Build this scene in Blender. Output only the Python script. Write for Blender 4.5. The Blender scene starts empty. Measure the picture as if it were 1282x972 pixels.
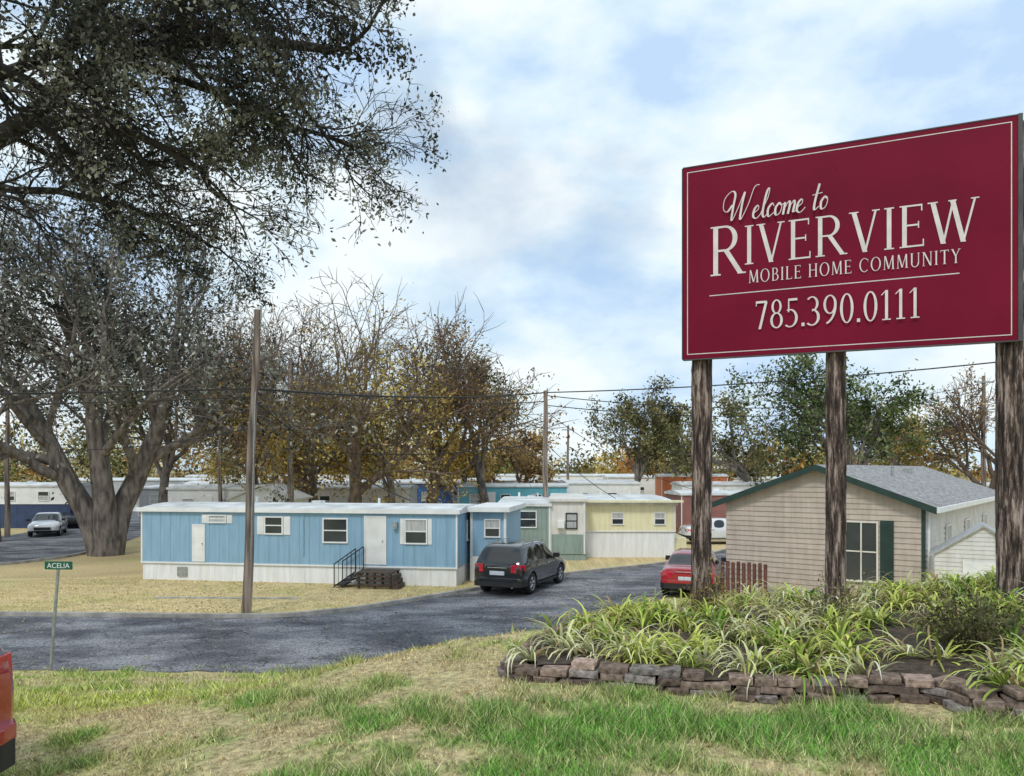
import bpy, bmesh, math, random
import numpy as np
from mathutils import Vector, Matrix
random.seed(7)
rng = np.random.default_rng(11)
scene = bpy.context.scene
E = 4.2
scene.view_settings.view_transform = 'Standard'
scene.view_settings.look = 'None'
scene.view_settings.exposure = 0

# ------------------------------------------------------------------ materials
def newmat(name):
    m = bpy.data.materials.new(name); m.use_nodes = True
    nt = m.node_tree
    return m, nt, nt.nodes, nt.links, nt.nodes['Principled BSDF']

def pmat(name, c1, c2=None, scale=3.0, rough=0.7, bump=0.0, bscale=None, metal=0.0, spec=0.5, stretch=(1, 1, 1), coat=0.0, dirt=0.0):
    m, nt, N, L, b = newmat(name)
    b.inputs['Roughness'].default_value = rough
    b.inputs['Metallic'].default_value = metal
    b.inputs['Specular IOR Level'].default_value = spec
    b.inputs['Coat Weight'].default_value = coat
    if c2 is None: c2 = tuple(x * 0.82 for x in c1)
    tc = N.new('ShaderNodeTexCoord'); mp = N.new('ShaderNodeMapping'); mp.inputs['Scale'].default_value = stretch
    L.new(tc.outputs['Object'], mp.inputs[0])
    no = N.new('ShaderNodeTexNoise'); no.inputs['Scale'].default_value = scale; no.inputs['Detail'].default_value = 8
    L.new(mp.outputs[0], no.inputs['Vector'])
    rp = N.new('ShaderNodeValToRGB'); rp.color_ramp.elements[0].position = 0.35; rp.color_ramp.elements[1].position = 0.65
    rp.color_ramp.elements[0].color = (*c2, 1); rp.color_ramp.elements[1].color = (*c1, 1)
    L.new(no.outputs['Fac'], rp.inputs[0])
    if dirt:
        m3 = N.new('ShaderNodeMapping'); m3.inputs['Scale'].default_value = (5, 5, .45); L.new(tc.outputs['Object'], m3.inputs[0])
        n3 = N.new('ShaderNodeTexNoise'); n3.inputs['Scale'].default_value = 1.6; n3.inputs['Detail'].default_value = 9; n3.inputs['Roughness'].default_value = .65; L.new(m3.outputs[0], n3.inputs['Vector'])
        r3 = N.new('ShaderNodeValToRGB'); r3.color_ramp.elements[0].position = .40; r3.color_ramp.elements[1].position = .56
        d_ = 1 - dirt; r3.color_ramp.elements[0].color = (d_, d_ * .98, d_ * .95, 1); r3.color_ramp.elements[1].color = (1, 1, 1, 1); L.new(n3.outputs[0], r3.inputs[0])
        mm = N.new('ShaderNodeMix'); mm.data_type = 'RGBA'; mm.blend_type = 'MULTIPLY'; mm.inputs[0].default_value = 1
        L.new(rp.outputs[0], mm.inputs[6]); L.new(r3.outputs[0], mm.inputs[7]); L.new(mm.outputs[2], b.inputs['Base Color'])
    else:
        L.new(rp.outputs[0], b.inputs['Base Color'])
    if bump:
        n2 = N.new('ShaderNodeTexNoise'); n2.inputs['Scale'].default_value = bscale or scale * 4; n2.inputs['Detail'].default_value = 6
        L.new(mp.outputs[0], n2.inputs['Vector'])
        bp = N.new('ShaderNodeBump'); bp.inputs['Strength'].default_value = bump; bp.inputs['Distance'].default_value = 0.02
        L.new(n2.outputs['Fac'], bp.inputs['Height']); L.new(bp.outputs[0], b.inputs['Normal'])
    return m

def attrmat(name, rough=0.8, nscale=30, amt=0.35, bump=0.0, trans=0.0, spec=0.3):
    m, nt, N, L, b = newmat(name)
    b.inputs['Roughness'].default_value = rough; b.inputs['Specular IOR Level'].default_value = spec
    a = N.new('ShaderNodeAttribute'); a.attribute_name = 'Col'
    if amt == 0:
        L.new(a.outputs['Color'], b.inputs['Base Color'])
        if trans:
            tr = N.new('ShaderNodeBsdfTranslucent'); L.new(a.outputs['Color'], tr.inputs[0]); df = N.new('ShaderNodeBsdfDiffuse'); L.new(a.outputs['Color'], df.inputs[0])
            ms = N.new('ShaderNodeMixShader'); ms.inputs[0].default_value = trans
            L.new(df.outputs[0], ms.inputs[1]); L.new(tr.outputs[0], ms.inputs[2]); L.new(ms.outputs[0], N['Material Output'].inputs[0])
        return m
    tc = N.new('ShaderNodeTexCoord')
    no = N.new('ShaderNodeTexNoise'); no.inputs['Scale'].default_value = nscale; no.inputs['Detail'].default_value = 8
    L.new(tc.outputs['Object'], no.inputs['Vector'])
    mr = N.new('ShaderNodeMapRange'); mr.inputs[1].default_value = 0.3; mr.inputs[2].default_value = 0.7
    mr.inputs[3].default_value = 1 - amt; mr.inputs[4].default_value = 1 + amt
    L.new(no.outputs['Fac'], mr.inputs[0])
    mx = N.new('ShaderNodeVectorMath'); mx.operation = 'SCALE'
    L.new(a.outputs['Color'], mx.inputs[0]); L.new(mr.outputs[0], mx.inputs['Scale'])
    L.new(mx.outputs[0], b.inputs['Base Color'])
    if bump:
        bp = N.new('ShaderNodeBump'); bp.inputs['Strength'].default_value = bump; bp.inputs['Distance'].default_value = 0.03
        L.new(no.outputs['Fac'], bp.inputs['Height']); L.new(bp.outputs[0], b.inputs['Normal'])
    return m

def asphalt():
    m, nt, N, L, b = newmat('asphalt')
    b.inputs['Roughness'].default_value = 0.9; b.inputs['Specular IOR Level'].default_value = .25
    tc = N.new('ShaderNodeTexCoord')
    def noise(s, d=8, st=None, rz=-.3):
        n = N.new('ShaderNodeTexNoise'); n.inputs['Scale'].default_value = s; n.inputs['Detail'].default_value = d; n.inputs['Roughness'].default_value = .62
        if st:
            mp = N.new('ShaderNodeMapping'); mp.inputs['Scale'].default_value = st; mp.inputs['Rotation'].default_value = (0, 0, rz); L.new(tc.outputs['Object'], mp.inputs[0]); L.new(mp.outputs[0], n.inputs['Vector'])
        else: L.new(tc.outputs['Object'], n.inputs['Vector'])
        return n
    n1 = noise(.7, 10, (.6, 1.1, 1))
    rp = N.new('ShaderNodeValToRGB'); e = rp.color_ramp.elements
    e[0].position = .40; e[0].color = (.095, .097, .11, 1); e[1].position = .60; e[1].color = (.27, .27, .285, 1)
    k = rp.color_ramp.elements.new(.5); k.color = (.165, .167, .182, 1)
    L.new(n1.outputs[0], rp.inputs[0])
    n2 = noise(20)
    r4 = N.new('ShaderNodeValToRGB'); r4.color_ramp.elements[0].position = .36; r4.color_ramp.elements[1].position = .64; L.new(n2.outputs[0], r4.inputs[0])
    mx = N.new('ShaderNodeMix'); mx.data_type = 'RGBA'; mx.blend_type = 'OVERLAY'; mx.inputs[0].default_value = .6
    L.new(rp.outputs[0], mx.inputs[6]); L.new(r4.outputs[0], mx.inputs[7])
    n3 = noise(1.2, 6)
    va = N.new('ShaderNodeVectorMath'); va.operation = 'MULTIPLY_ADD'; va.inputs[1].default_value = (2.2, 2.2, 2.2)
    L.new(n3.outputs['Color'], va.inputs[0]); L.new(tc.outputs['Object'], va.inputs[2])
    vo = N.new('ShaderNodeTexVoronoi'); vo.feature = 'DISTANCE_TO_EDGE'; vo.inputs['Scale'].default_value = .38
    L.new(va.outputs[0], vo.inputs['Vector'])
    r2 = N.new('ShaderNodeValToRGB'); r2.color_ramp.elements[0].position = .003; r2.color_ramp.elements[0].color = (.38, .38, .38, 1)
    r2.color_ramp.elements[1].position = .016; r2.color_ramp.elements[1].color = (1, 1, 1, 1)
    L.new(vo.outputs['Distance'], r2.inputs[0])
    m2 = N.new('ShaderNodeMix'); m2.data_type = 'RGBA'; m2.blend_type = 'MULTIPLY'; m2.inputs[0].default_value = 1
    L.new(mx.outputs[2], m2.inputs[6]); L.new(r2.outputs[0], m2.inputs[7]); L.new(m2.outputs[2], b.inputs['Base Color'])
    bp = N.new('ShaderNodeBump'); bp.inputs['Strength'].default_value = .7; bp.inputs['Distance'].default_value = .012
    L.new(n2.outputs[0], bp.inputs['Height']); L.new(bp.outputs[0], b.inputs['Normal'])
    return m

def shingle():
    m, nt, N, L, b = newmat('asphalt_shingles')
    b.inputs['Roughness'].default_value = 0.9
    tc = N.new('ShaderNodeTexCoord')
    mp = N.new('ShaderNodeMapping'); mp.inputs['Rotation'].default_value = (0, 0, math.radians(90))
    L.new(tc.outputs['Object'], mp.inputs[0])
    br = N.new('ShaderNodeTexBrick'); br.inputs['Scale'].default_value = 3.0
    br.inputs['Color1'].default_value = (.24, .235, .235, 1); br.inputs['Color2'].default_value = (.46, .45, .44, 1); br.inputs['Mortar'].default_value = (.12, .12, .12, 1)
    br.inputs['Mortar Size'].default_value = .025
    L.new(mp.outputs[0], br.inputs['Vector'])
    no = N.new('ShaderNodeTexNoise'); no.inputs['Scale'].default_value = 6; no.inputs['Detail'].default_value = 8
    L.new(tc.outputs['Object'], no.inputs['Vector'])
    mx = N.new('ShaderNodeMix'); mx.data_type = 'RGBA'; mx.blend_type = 'OVERLAY'; mx.inputs[0].default_value = .6
    L.new(br.outputs[0], mx.inputs[6]); L.new(no.outputs[0], mx.inputs[7]); L.new(mx.outputs[2], b.inputs['Base Color'])
    return m

def postmat():
    m, nt, N, L, b = newmat('weathered_post_wood')
    b.inputs['Roughness'].default_value = .95
    tc = N.new('ShaderNodeTexCoord'); mp = N.new('ShaderNodeMapping'); mp.inputs['Scale'].default_value = (1, 1, .12)
    L.new(tc.outputs['Object'], mp.inputs[0])
    no = N.new('ShaderNodeTexNoise'); no.inputs['Scale'].default_value = 20; no.inputs['Detail'].default_value = 10; no.inputs['Roughness'].default_value = .72
    L.new(mp.outputs[0], no.inputs['Vector'])
    rp = N.new('ShaderNodeValToRGB'); e = rp.color_ramp.elements
    e[0].position = .42; e[0].color = (.016, .012, .011, 1); e[1].position = .61; e[1].color = (.46, .36, .31, 1)
    k = rp.color_ramp.elements.new(.51); k.color = (.105, .07, .056, 1)
    L.new(no.outputs[0], rp.inputs[0]); L.new(rp.outputs[0], b.inputs['Base Color'])
    bp = N.new('ShaderNodeBump'); bp.inputs['Strength'].default_value = 1; bp.inputs['Distance'].default_value = .03
    L.new(no.outputs[0], bp.inputs['Height']); L.new(bp.outputs[0], b.inputs['Normal'])
    return m

MT = {}
MT['asphalt'] = asphalt()
MT['concrete'] = pmat('concrete', (.46, .44, .40), (.27, .26, .24), 2.5, .9, .3)
MT['glass'] = pmat('window_glass', (.05, .06, .07), (.03, .035, .04), 1.0, .08, spec=.8)
MT['curtain'] = pmat('curtain', (.55, .56, .55), (.35, .36, .36), 5, .9, stretch=(6, 6, .5))
MT['white'] = pmat('white_trim', (.83, .84, .83), (.72, .73, .72), 2, .6)
MT['skirt'] = pmat('white_skirting', (.86, .88, .90), (.78, .80, .82), 1.5, .6, .2, stretch=(3, 3, .6), dirt=.09)
MT['blue'] = pmat('blue_siding', (.27, .455, .615), (.235, .405, .555), 1.3, .55, .15, stretch=(4, 4, .6), dirt=.07)
MT['roofwhite'] = pmat('roof_coating', (.78, .80, .81), (.50, .52, .52), 1.2, .6)
MT['green'] = pmat('sage_siding', (.30, .39, .35), (.25, .33, .30), 1.5, .6, dirt=.15)
MT['yellow'] = pmat('yellow_siding', (.86, .82, .55), (.79, .75, .49), 1.5, .6, dirt=.08)
MT['turq'] = pmat('turquoise_siding', (.14, .48, .58), (.12, .40, .48), 1.5, .6, dirt=.1)
MT['navy'] = pmat('navy_siding', (.04, .07, .16), (.03, .05, .12), 1.5, .6)
MT['royal'] = pmat('royal_siding', (.05, .17, .45), (.04, .13, .36), 1.5, .6)
MT['orange'] = pmat('orange_siding', (.60, .17, .06), (.45, .13, .05), 1.5, .6)
MT['brownred'] = pmat('brown_red_siding', (.30, .13, .11), (.22, .1, .09), 1.5, .6)
MT['cream'] = pmat('cream_siding', (.78, .76, .71), (.68, .66, .61), 1.5, .6, dirt=.1)
MT['grey'] = pmat('grey_siding', (.46, .48, .50), (.38, .40, .42), 1.5, .6, dirt=.15)
MT['tan'] = pmat('tan_lap_siding', (.53, .46, .40), (.44, .38, .33), 2.0, .7, .1, dirt=.12)
MT['palesiding'] = pmat('pale_lap_siding', (.72, .71, .69), (.60, .59, .57), 2.0, .7, .1, dirt=.1)
MT['dkgreen'] = pmat('dark_green_trim', (.018, .05, .042), (.012, .035, .03), 3, .5)
MT['shingle'] = shingle()
MT['post'] = postmat()
MT['pole'] = pmat('utility_pole_wood', (.36, .285, .235), (.085, .065, .055), 9, .95, .6, stretch=(1, 1, .08))
MT['galv'] = pmat('galvanized_steel', (.45, .47, .46), (.3, .32, .3), 10, .5, metal=.6)
MT['dark'] = pmat('dark_plastic', (.02, .02, .022), (.012, .012, .013), 5, .6)
MT['rubber'] = pmat('tyre_rubber', (.022, .022, .022), (.014, .014, .014), 5, .85)
MT['rim'] = pmat('alloy_wheel', (.55, .56, .58), (.4, .41, .42), 5, .3, metal=.8)
MT['wire'] = pmat('wire', (.02, .02, .02), None, 5, .7)
MT['red'] = pmat('tail_lamp', (.62, .02, .05), (.45, .01, .03), 8, .15, coat=.5)
MT['lamp'] = pmat('clear_lamp', (.75, .75, .78), (.5, .5, .55), 8, .15, coat=.5)
MT['plate'] = pmat('licence_plate', (.6, .65, .7), (.5, .55, .6), 20, .4)
MT['maroon'] = pmat('maroon_sign_face', (.195, .0048, .028), (.150, .0037, .021), .9, .45, .05, 1.2, spec=.12)
MT['letter'] = pmat('sign_lettering', (.74, .68, .66), (.62, .57, .55), 6, .5)
MT['signedge'] = pmat('sign_edge_aluminium', (.10, .095, .10), (.06, .055, .06), 3, .6, metal=.2)
MT['stgreen'] = pmat('street_sign_green', (.0, .12, .065), (.0, .09, .05), 5, .4)
MT['deck'] = pmat('deck_wood', (.10, .07, .05), (.05, .035, .03), 8, .9)
MT['block'] = attrmat('retaining_block', .95, 20, .6, .8)
MT['bark'] = pmat('bark', (.26, .225, .20), (.08, .066, .058), 5, .95, .8, stretch=(1, 1, .3))
MT['barkbrown'] = pmat('bark_brown', (.24, .175, .13), (.10, .074, .055), 5, .95, .5, stretch=(1, 1, .3))
MT['barkdark'] = pmat('bark_dark', (.055, .046, .043), (.018, .015, .015), 5, .95, .8, stretch=(1, 1, .3))
MT['leaf'] = attrmat('foliage', amt=0, trans=.3)
MT['grass'] = attrmat('grass_blades', amt=0, trans=0)
MT['ground'] = attrmat('ground', .95, 16, .45, 1.0)
MT['soil'] = pmat('mulch_soil', (.11, .08, .055), (.04, .03, .022), 14, .95, 1)
MT['fence'] = pmat('red_brown_fence', (.17, .065, .05), (.09, .04, .033), 6, .8)

# ------------------------------------------------------------------ helpers
def npmesh(name, V, F, mat, col=None, parent=None, smooth=False):
    V = np.ascontiguousarray(V, dtype=np.float32); F = np.ascontiguousarray(F, dtype=np.int32)
    me = bpy.data.meshes.new(name)
    me.vertices.add(len(V)); me.vertices.foreach_set('co', V.ravel())
    k = F.shape[1]
    me.loops.add(F.size); me.loops.foreach_set('vertex_index', F.ravel())
    me.polygons.add(len(F)); me.polygons.foreach_set('loop_start', np.arange(0, F.size, k, dtype=np.int32))
    if smooth: me.polygons.foreach_set('use_smooth', np.ones(len(F), dtype=bool))
    me.update(calc_edges=True)
    if col is not None:
        a = me.color_attributes.new('Col', 'FLOAT_COLOR', 'POINT')
        c = np.ones((len(V), 4), dtype=np.float32); c[:, :3] = np.clip(col, 0, .9)
        a.data.foreach_set('color', c.ravel())
    me.materials.append(mat)
    o = bpy.data.objects.new(name, me); scene.collection.objects.link(o)
    if parent: o.parent = parent
    return o

def empty(name, loc=(0, 0, 0), rz=0):
    o = bpy.data.objects.new(name, None); scene.collection.objects.link(o)
    o.location = loc; o.rotation_euler = (0, 0, rz); o.empty_display_size = .3
    return o

class MB:
    def __init__(s): s.v = []; s.f = []; s.m = []
    def add(s, vs, fs, mi=0):
        n = len(s.v); s.v += [tuple(p) for p in vs]; s.f += [tuple(i + n for i in f) for f in fs]; s.m += [mi] * len(fs)
    def box(s, x0, x1, y0, y1, z0, z1, mi=0):
        s.add([(x0, y0, z0), (x1, y0, z0), (x1, y1, z0), (x0, y1, z0), (x0, y0, z1), (x1, y0, z1), (x1, y1, z1), (x0, y1, z1)],
              [(0, 3, 2, 1), (4, 5, 6, 7), (0, 1, 5, 4), (1, 2, 6, 5), (2, 3, 7, 6), (3, 0, 4, 7)], mi)
    def cyl(s, p0, p1, r0, r1=None, n=12, mi=0, caps=True):
        r1 = r0 if r1 is None else r1
        p0 = Vector(p0); p1 = Vector(p1); d = (p1 - p0).normalized()
        a = d.orthogonal().normalized(); b = d.cross(a)
        vs = []
        for p, r in ((p0, r0), (p1, r1)):
            for i in range(n):
                t = 2 * math.pi * i / n; vs.append(p + a * r * math.cos(t) + b * r * math.sin(t))
        fs = [(i, (i + 1) % n, n + (i + 1) % n, n + i) for i in range(n)]
        if caps: fs += [tuple(reversed(range(n))), tuple(range(n, 2 * n))]
        s.add(vs, fs, mi)
    def poly(s, pts, mi=0): s.add(pts, [tuple(range(len(pts)))], mi)
    def obj(s, name, mats, parent=None, bevel=0, smooth=False):
        me = bpy.data.meshes.new(name); me.from_pydata(s.v, [], s.f)
        for m in mats: me.materials.append(m)
        me.polygons.foreach_set('material_index', s.m)
        if smooth: me.polygons.foreach_set('use_smooth', [True] * len(s.f))
        me.update()
        o = bpy.data.objects.new(name, me); scene.collection.objects.link(o)
        if parent: o.parent = parent
        if bevel:
            b = o.modifiers.new('b', 'BEVEL'); b.width = bevel; b.segments = 2; b.limit_method = 'ANGLE'
        return o

_tab = np.random.default_rng(5).random((256, 256))
def vn(x, y, s=1.0, o=0):
    x = np.asarray(x, float) * s + 37.3 + o * 17.1; y = np.asarray(y, float) * s + 91.7 + o * 5.7
    xi = np.floor(x).astype(int); yi = np.floor(y).astype(int); fx = x - xi; fy = y - yi
    fx = fx * fx * (3 - 2 * fx); fy = fy * fy * (3 - 2 * fy)
    g = lambda a, b: _tab[a % 256, b % 256]
    return (g(xi, yi) * (1 - fx) + g(xi + 1, yi) * fx) * (1 - fy) + (g(xi, yi + 1) * (1 - fx) + g(xi + 1, yi + 1) * fx) * fy
def fbm(x, y, s=1.0, o=0):
    return .5 * vn(x, y, s, o) + .28 * vn(x, y, s * 2.1, o + 1) + .15 * vn(x, y, s * 4.3, o + 2) + .07 * vn(x, y, s * 9, o + 3)
def sstep(a, b, x):
    t = np.clip((x - a) / (b - a), 0, 1); return t * t * (3 - 2 * t)

# ------------------------------------------------------------------ terrain
def H(x, y):
    x = np.asarray(x, float); y = np.asarray(y, float)
    top = 1.95 + .45 * sstep(-5, 0, x) + .085 * np.clip(x - 2, 0, 8)
    ye = 16.4 + 2.6 * sstep(-4, 2, x)
    t = np.clip((ye - y) / 9.3, 0, 1)
    t = np.where(t > .85, .85 + (t - .85) - (t - .85) ** 2 * 1.2, t)
    t = np.where(t < .1, t * t / .2 + t * .5, t)
    z = top * np.clip(t, 0, 1)
    z = z + np.where(z > .05, (fbm(x, y, .9) - .5) * .10 * np.clip(z, 0, 1), 0)
    return z

def gcol(x, y):
    x = np.asarray(x, float); y = np.asarray(y, float)
    n1 = fbm(x, y, .45, 2); n2 = fbm(x, y, 1.6, 4); n3 = fbm(x, y, 5, 6); n4 = fbm(x, y, 14, 8)
    tan = np.array([.54, .45, .24]); grn = np.array([.15, .30, .055]); lime = np.array([.40, .46, .09]); brn = np.array([.32, .25, .16])
    f = np.clip((n1 - .55) * 4 + (n2 - .5) * 2, 0, 1)[..., None]
    park = np.array([.60, .475, .25]) * (1 - f * .4) + np.array([.36, .38, .12]) * f * .4
    def blob(cx, cy, rx, ry):
        return np.exp(-(((x - cx) / rx) ** 2 + ((y - cy) / ry) ** 2))
    g = blob(-.6, 6.3, 1.2, .55) + blob(2.0, 5.6, 1.7, .6) + .9 * blob(.3, 5.6, 1.2, .5) + .9 * blob(-1.6, 4.9, 1.4, .5) + .6 * blob(2.7, 4.9, .8, .4) + .7 * blob(.2, 4.7, .9, .3)
    g = np.clip(g * 1.25 + (n2 - .5) * 2.6 + (n3 - .5) * 2.2 - .28, 0, 1)[..., None]
    l = np.clip(blob(-4.8, 9.3, 3.2, 2.0) * 1.8 + .45 * blob(-9, 14, 7, 3) + (n2 - .5) * 2.0 + (n1 - .5) - .15, 0, 1)[..., None]
    base = tan * (1 - .5 * n3[..., None]) + brn * .45 * n3[..., None]
    ol = np.clip((n2 - .38) * 3, 0, 1)[..., None] * .5
    base = base * (1 - ol) + np.array([.27, .34, .11]) * ol
    hill = base * (1 - l * .85) + lime * l * .85
    hill = hill * (1 - g) + grn * g
    onhill = sstep(20, 17, y)[..., None]
    c = park * (1 - onhill) + hill * onhill
    far = sstep(60, 200, y)[..., None]
    c = c * (1 - far) + np.array([.30, .26, .14]) * far
    return c * (.5 + .55 * n3[..., None] + .45 * n4[..., None])

xs = np.unique(np.concatenate([-np.geomspace(14, 2500, 50), np.arange(-14, 9, .09), np.geomspace(9, 2500, 50)]))
ys = np.unique(np.concatenate([-np.geomspace(3, 2500, 20), np.arange(-3, 3, .5), np.arange(3, 20, .08), np.arange(20, 31, .12), np.geomspace(31, 4000, 110)]))
GX, GY = np.meshgrid(xs, ys)
GZ = H(GX, GY)
V = np.stack([GX, GY, GZ], -1).reshape(-1, 3)
nx, ny = len(xs), len(ys)
idx = np.arange(nx * ny).reshape(ny, nx)
F = np.stack([idx[:-1, :-1], idx[:-1, 1:], idx[1:, 1:], idx[1:, :-1]], -1).reshape(-1, 4)
npmesh('ground', V, F, MT['ground'], gcol(GX, GY).reshape(-1, 3), smooth=True)

def smoothline(pts, n=6):
    P = [Vector((*p, 0)) for p in pts]; out = []
    for i in range(len(P) - 1):
        p0 = P[max(i - 1, 0)]; p1 = P[i]; p2 = P[i + 1]; p3 = P[min(i + 2, len(P) - 1)]
        for k in range(n):
            t = k / n
            out.append(.5 * ((2 * p1) + (p2 - p0) * t + (2 * p0 - 5 * p1 + 4 * p2 - p3) * t * t + (3 * p1 - p0 - 3 * p2 + p3) * t ** 3))
    out.append(P[-1]); return [(p.x, p.y) for p in out]

def sheet(name, near, far, z, mat, jit=0.0):
    a = smoothline(near); b = smoothline(far)
    def resamp(l, n):
        d = [0]
        for i in range(1, len(l)): d.append(d[-1] + math.dist(l[i], l[i - 1]))
        return np.stack([np.interp(np.linspace(0, d[-1], n), d, [p[k] for p in l]) for k in (0, 1)], 1)
    n = 400
    A = resamp(a, n); Bq = resamp(b, n)
    if jit:
        A[:, 1] += (fbm(A[:, 0], A[:, 1], 2.2) - .5) * jit
    V = np.concatenate([np.c_[A, np.full(n, z)], np.c_[Bq, np.full(n, z)]])
    i = np.arange(n - 1)
    F = np.stack([i, i + 1, n + i + 1, n + i], 1)
    return npmesh(name, V, F, mat)

near1 = [(-60, 16.9), (-30, 16.9), (-14, 16.8), (-8, 16.65), (-4.2, 16.6), (-1.8, 18), (.5, 20.6), (4.6, 25.6), (6.4, 28.0), (15.5, 40), (40, 72)]
far1 = [(-60, 23), (-30, 22.9), (-14.5, 22.8), (-7.6, 22.5), (-5.4, 23.2), (-3.8, 24.6), (-1.4, 27.4), (1.85, 31.3), (6.3, 34.8), (8.6, 37.4), (14, 45.5), (36, 76)]
sheet('road', near1, far1, .012, MT['asphalt'], .5)
sheet('road', [(-60, 30.5), (-35, 32), (-24, 34.2), (-21.6, 37), (-21.3, 41), (-23.3, 50), (-26, 62), (-40, 100)],
      [(-60, 40), (-45, 40), (-36, 43.5), (-33.2, 46), (-32.0, 50), (-33, 56), (-36, 66), (-48, 101)], .012, MT['asphalt'], .3)
sheet('road', [(-20, 60), (-5, 57.5), (10, 54), (20, 53), (60, 56)], [(-20, 66), (-5, 63.5), (10, 60), (20, 59), (60, 62)], .008, MT['asphalt'], .3)

def kerb(name, line, w, h, mat, tail=None):
    l = smoothline(line, 8); mb = MB()
    for i in range(len(l) - 1):
        a = Vector((*l[i], 0)); b = Vector((*l[i + 1], 0)); d = (b - a)
        if d.length < 1e-4: continue
        def nrm(i):
            p = Vector((*l[max(i - 1, 0)], 0)); q = Vector((*l[min(i + 1, len(l) - 1)], 0)); t = (q - p).normalized(); return Vector((-t.y, t.x, 0))
        n0 = nrm(i) * w; n1 = nrm(i + 1) * w; g = d.normalized() * .004
        a = a + g; up = Vector((0, 0, h))
        mb.add([a, b, b + n1, a + n0, a + up, b + up, b + n1 + up, a + n0 + up], [(4, 5, 6, 7), (0, 1, 5, 4), (2, 3, 7, 6), (1, 2, 6, 5), (3, 0, 4, 7)])
    mb.obj(name, [mat])
kerb('kerb', far1[:11], .18, .12, MT['concrete'])
kerb('kerb', [(-21.3, 41), (-21.6, 37), (-24, 34.2), (-35, 32), (-60, 30.5)], .18, .12, MT['concrete'])
mb = MB(); x = -11.7
for i in range(4):
    mb.box(x, x + 1.16, 26.0 - i * .04, 26.22 - i * .04, 0, .022 + .004 * (i % 2)); x += 1.2
mb.obj('footpath', [MT['concrete']], bevel=.006)

# ------------------------------------------------------------------ grass blades + litter
def blades(name, n, xr, yr, hmin, hmax, w, power=1.0, mask=None):
    y = yr[0] + (yr[1] - yr[0]) * rng.random(n) ** power
    x = rng.uniform(xr[0], xr[1], n)
    keep = np.abs(x) < y * .70 + .6
    if mask is not None: keep &= mask(x, y)
    x, y = x[keep], y[keep]; n = len(x)
    c = gcol(x, y)
    greenish = np.clip((c[:, 1] - c[:, 0]) * 12 + .35, 0, 1)
    dens = vn(x, y, 6, 3) * .6 + vn(x, y, 1.5, 9) * .5 + greenish * .35
    k = rng.random(n) < dens; x, y, c, greenish = x[k], y[k], c[k], greenish[k]; n = len(x)
    z = H(x, y) - .005
    h = rng.uniform(hmin, hmax, n) * (.45 + .9 * greenish) * (.4 + 1.2 * vn(x, y, 3.5, 8)); an = rng.uniform(0, 6.283, n); ww = w * rng.uniform(.6, 1.5, n)
    le = rng.uniform(.2, 1.3, n) * h; la = rng.uniform(0, 6.283, n)
    b0 = np.stack([x - np.cos(an) * ww, y - np.sin(an) * ww, z], 1); b1 = np.stack([x + np.cos(an) * ww, y + np.sin(an) * ww, z], 1)
    t = np.stack([x + np.cos(la) * le, y + np.sin(la) * le, z + h], 1)
    V = np.stack([b0, b1, t], 1).reshape(-1, 3)
    F = np.arange(3 * n).reshape(n, 3)
    br = rng.uniform(.4, 1.9, n)[:, None]
    dry = (rng.random(n) < .25)[:, None]
    c = np.where(dry, c * .4 + np.array([.56, .48, .28]) * .6, c) * br
    return npmesh(name, V, F, MT['grass'], np.repeat(c, 3, 0))
bedmask = lambda x, y: ~((y > 6.95 - .25 * x) & (y < 11) & (x > .15 + .0 * y))
blades('grass', 250000, (-6.5, 5.6), (3.9, 8.5), .03, .085, .0045, 1.3, bedmask)
blades('grass', 90000, (-12, 6), (8, 17), .04, .09, .009, 1.0, bedmask)
blades('grass', 50000, (-18, -1.5), (23.2, 31), .03, .09, .014, 1.0, lambda x, y: y > 24.2 + (x + 4) * 1.1)
def litter(name, n, xr, yr, s0, s1, mask, zf, cols):
    x = rng.uniform(*xr, n); y = rng.uniform(*yr, n); k = mask(x, y); x, y = x[k], y[k]; n = len(x)
    z = zf(x, y) + rng.uniform(.010, .03, n); a = rng.uniform(0, 6.28, n); s = rng.uniform(s0, s1, n)
    ux = np.stack([np.cos(a) * s, np.sin(a) * s, rng.uniform(-.4, .4, n) * s], 1); vx = np.stack([-np.sin(a) * s * .6, np.cos(a) * s * .6, rng.uniform(-.3, .3, n) * s], 1)
    c0 = np.stack([x, y, z], 1)
    V = np.stack([c0 - ux, c0 - vx, c0 + ux, c0 + vx], 1).reshape(-1, 3)
    col = np.array(cols) * rng.uniform(.4, 1.5, n)[:, None]
    npmesh(name, V, np.arange(4 * n).reshape(n, 4), MT['leaf'], np.repeat(col, 4, 0))
litter('fallen_leaves', 4800, (-7, 5), (4, 13), .008, .024, bedmask, H, [.42, .29, .15])
litter('fallen_leaves', 6500, (-16, 6), (16.6, 31), .02, .05, lambda x, y: rng.random(len(x)) < np.where(vn(x, y, .5, 5) > .5, .8, .15), H, [.40, .31, .19])

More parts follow.
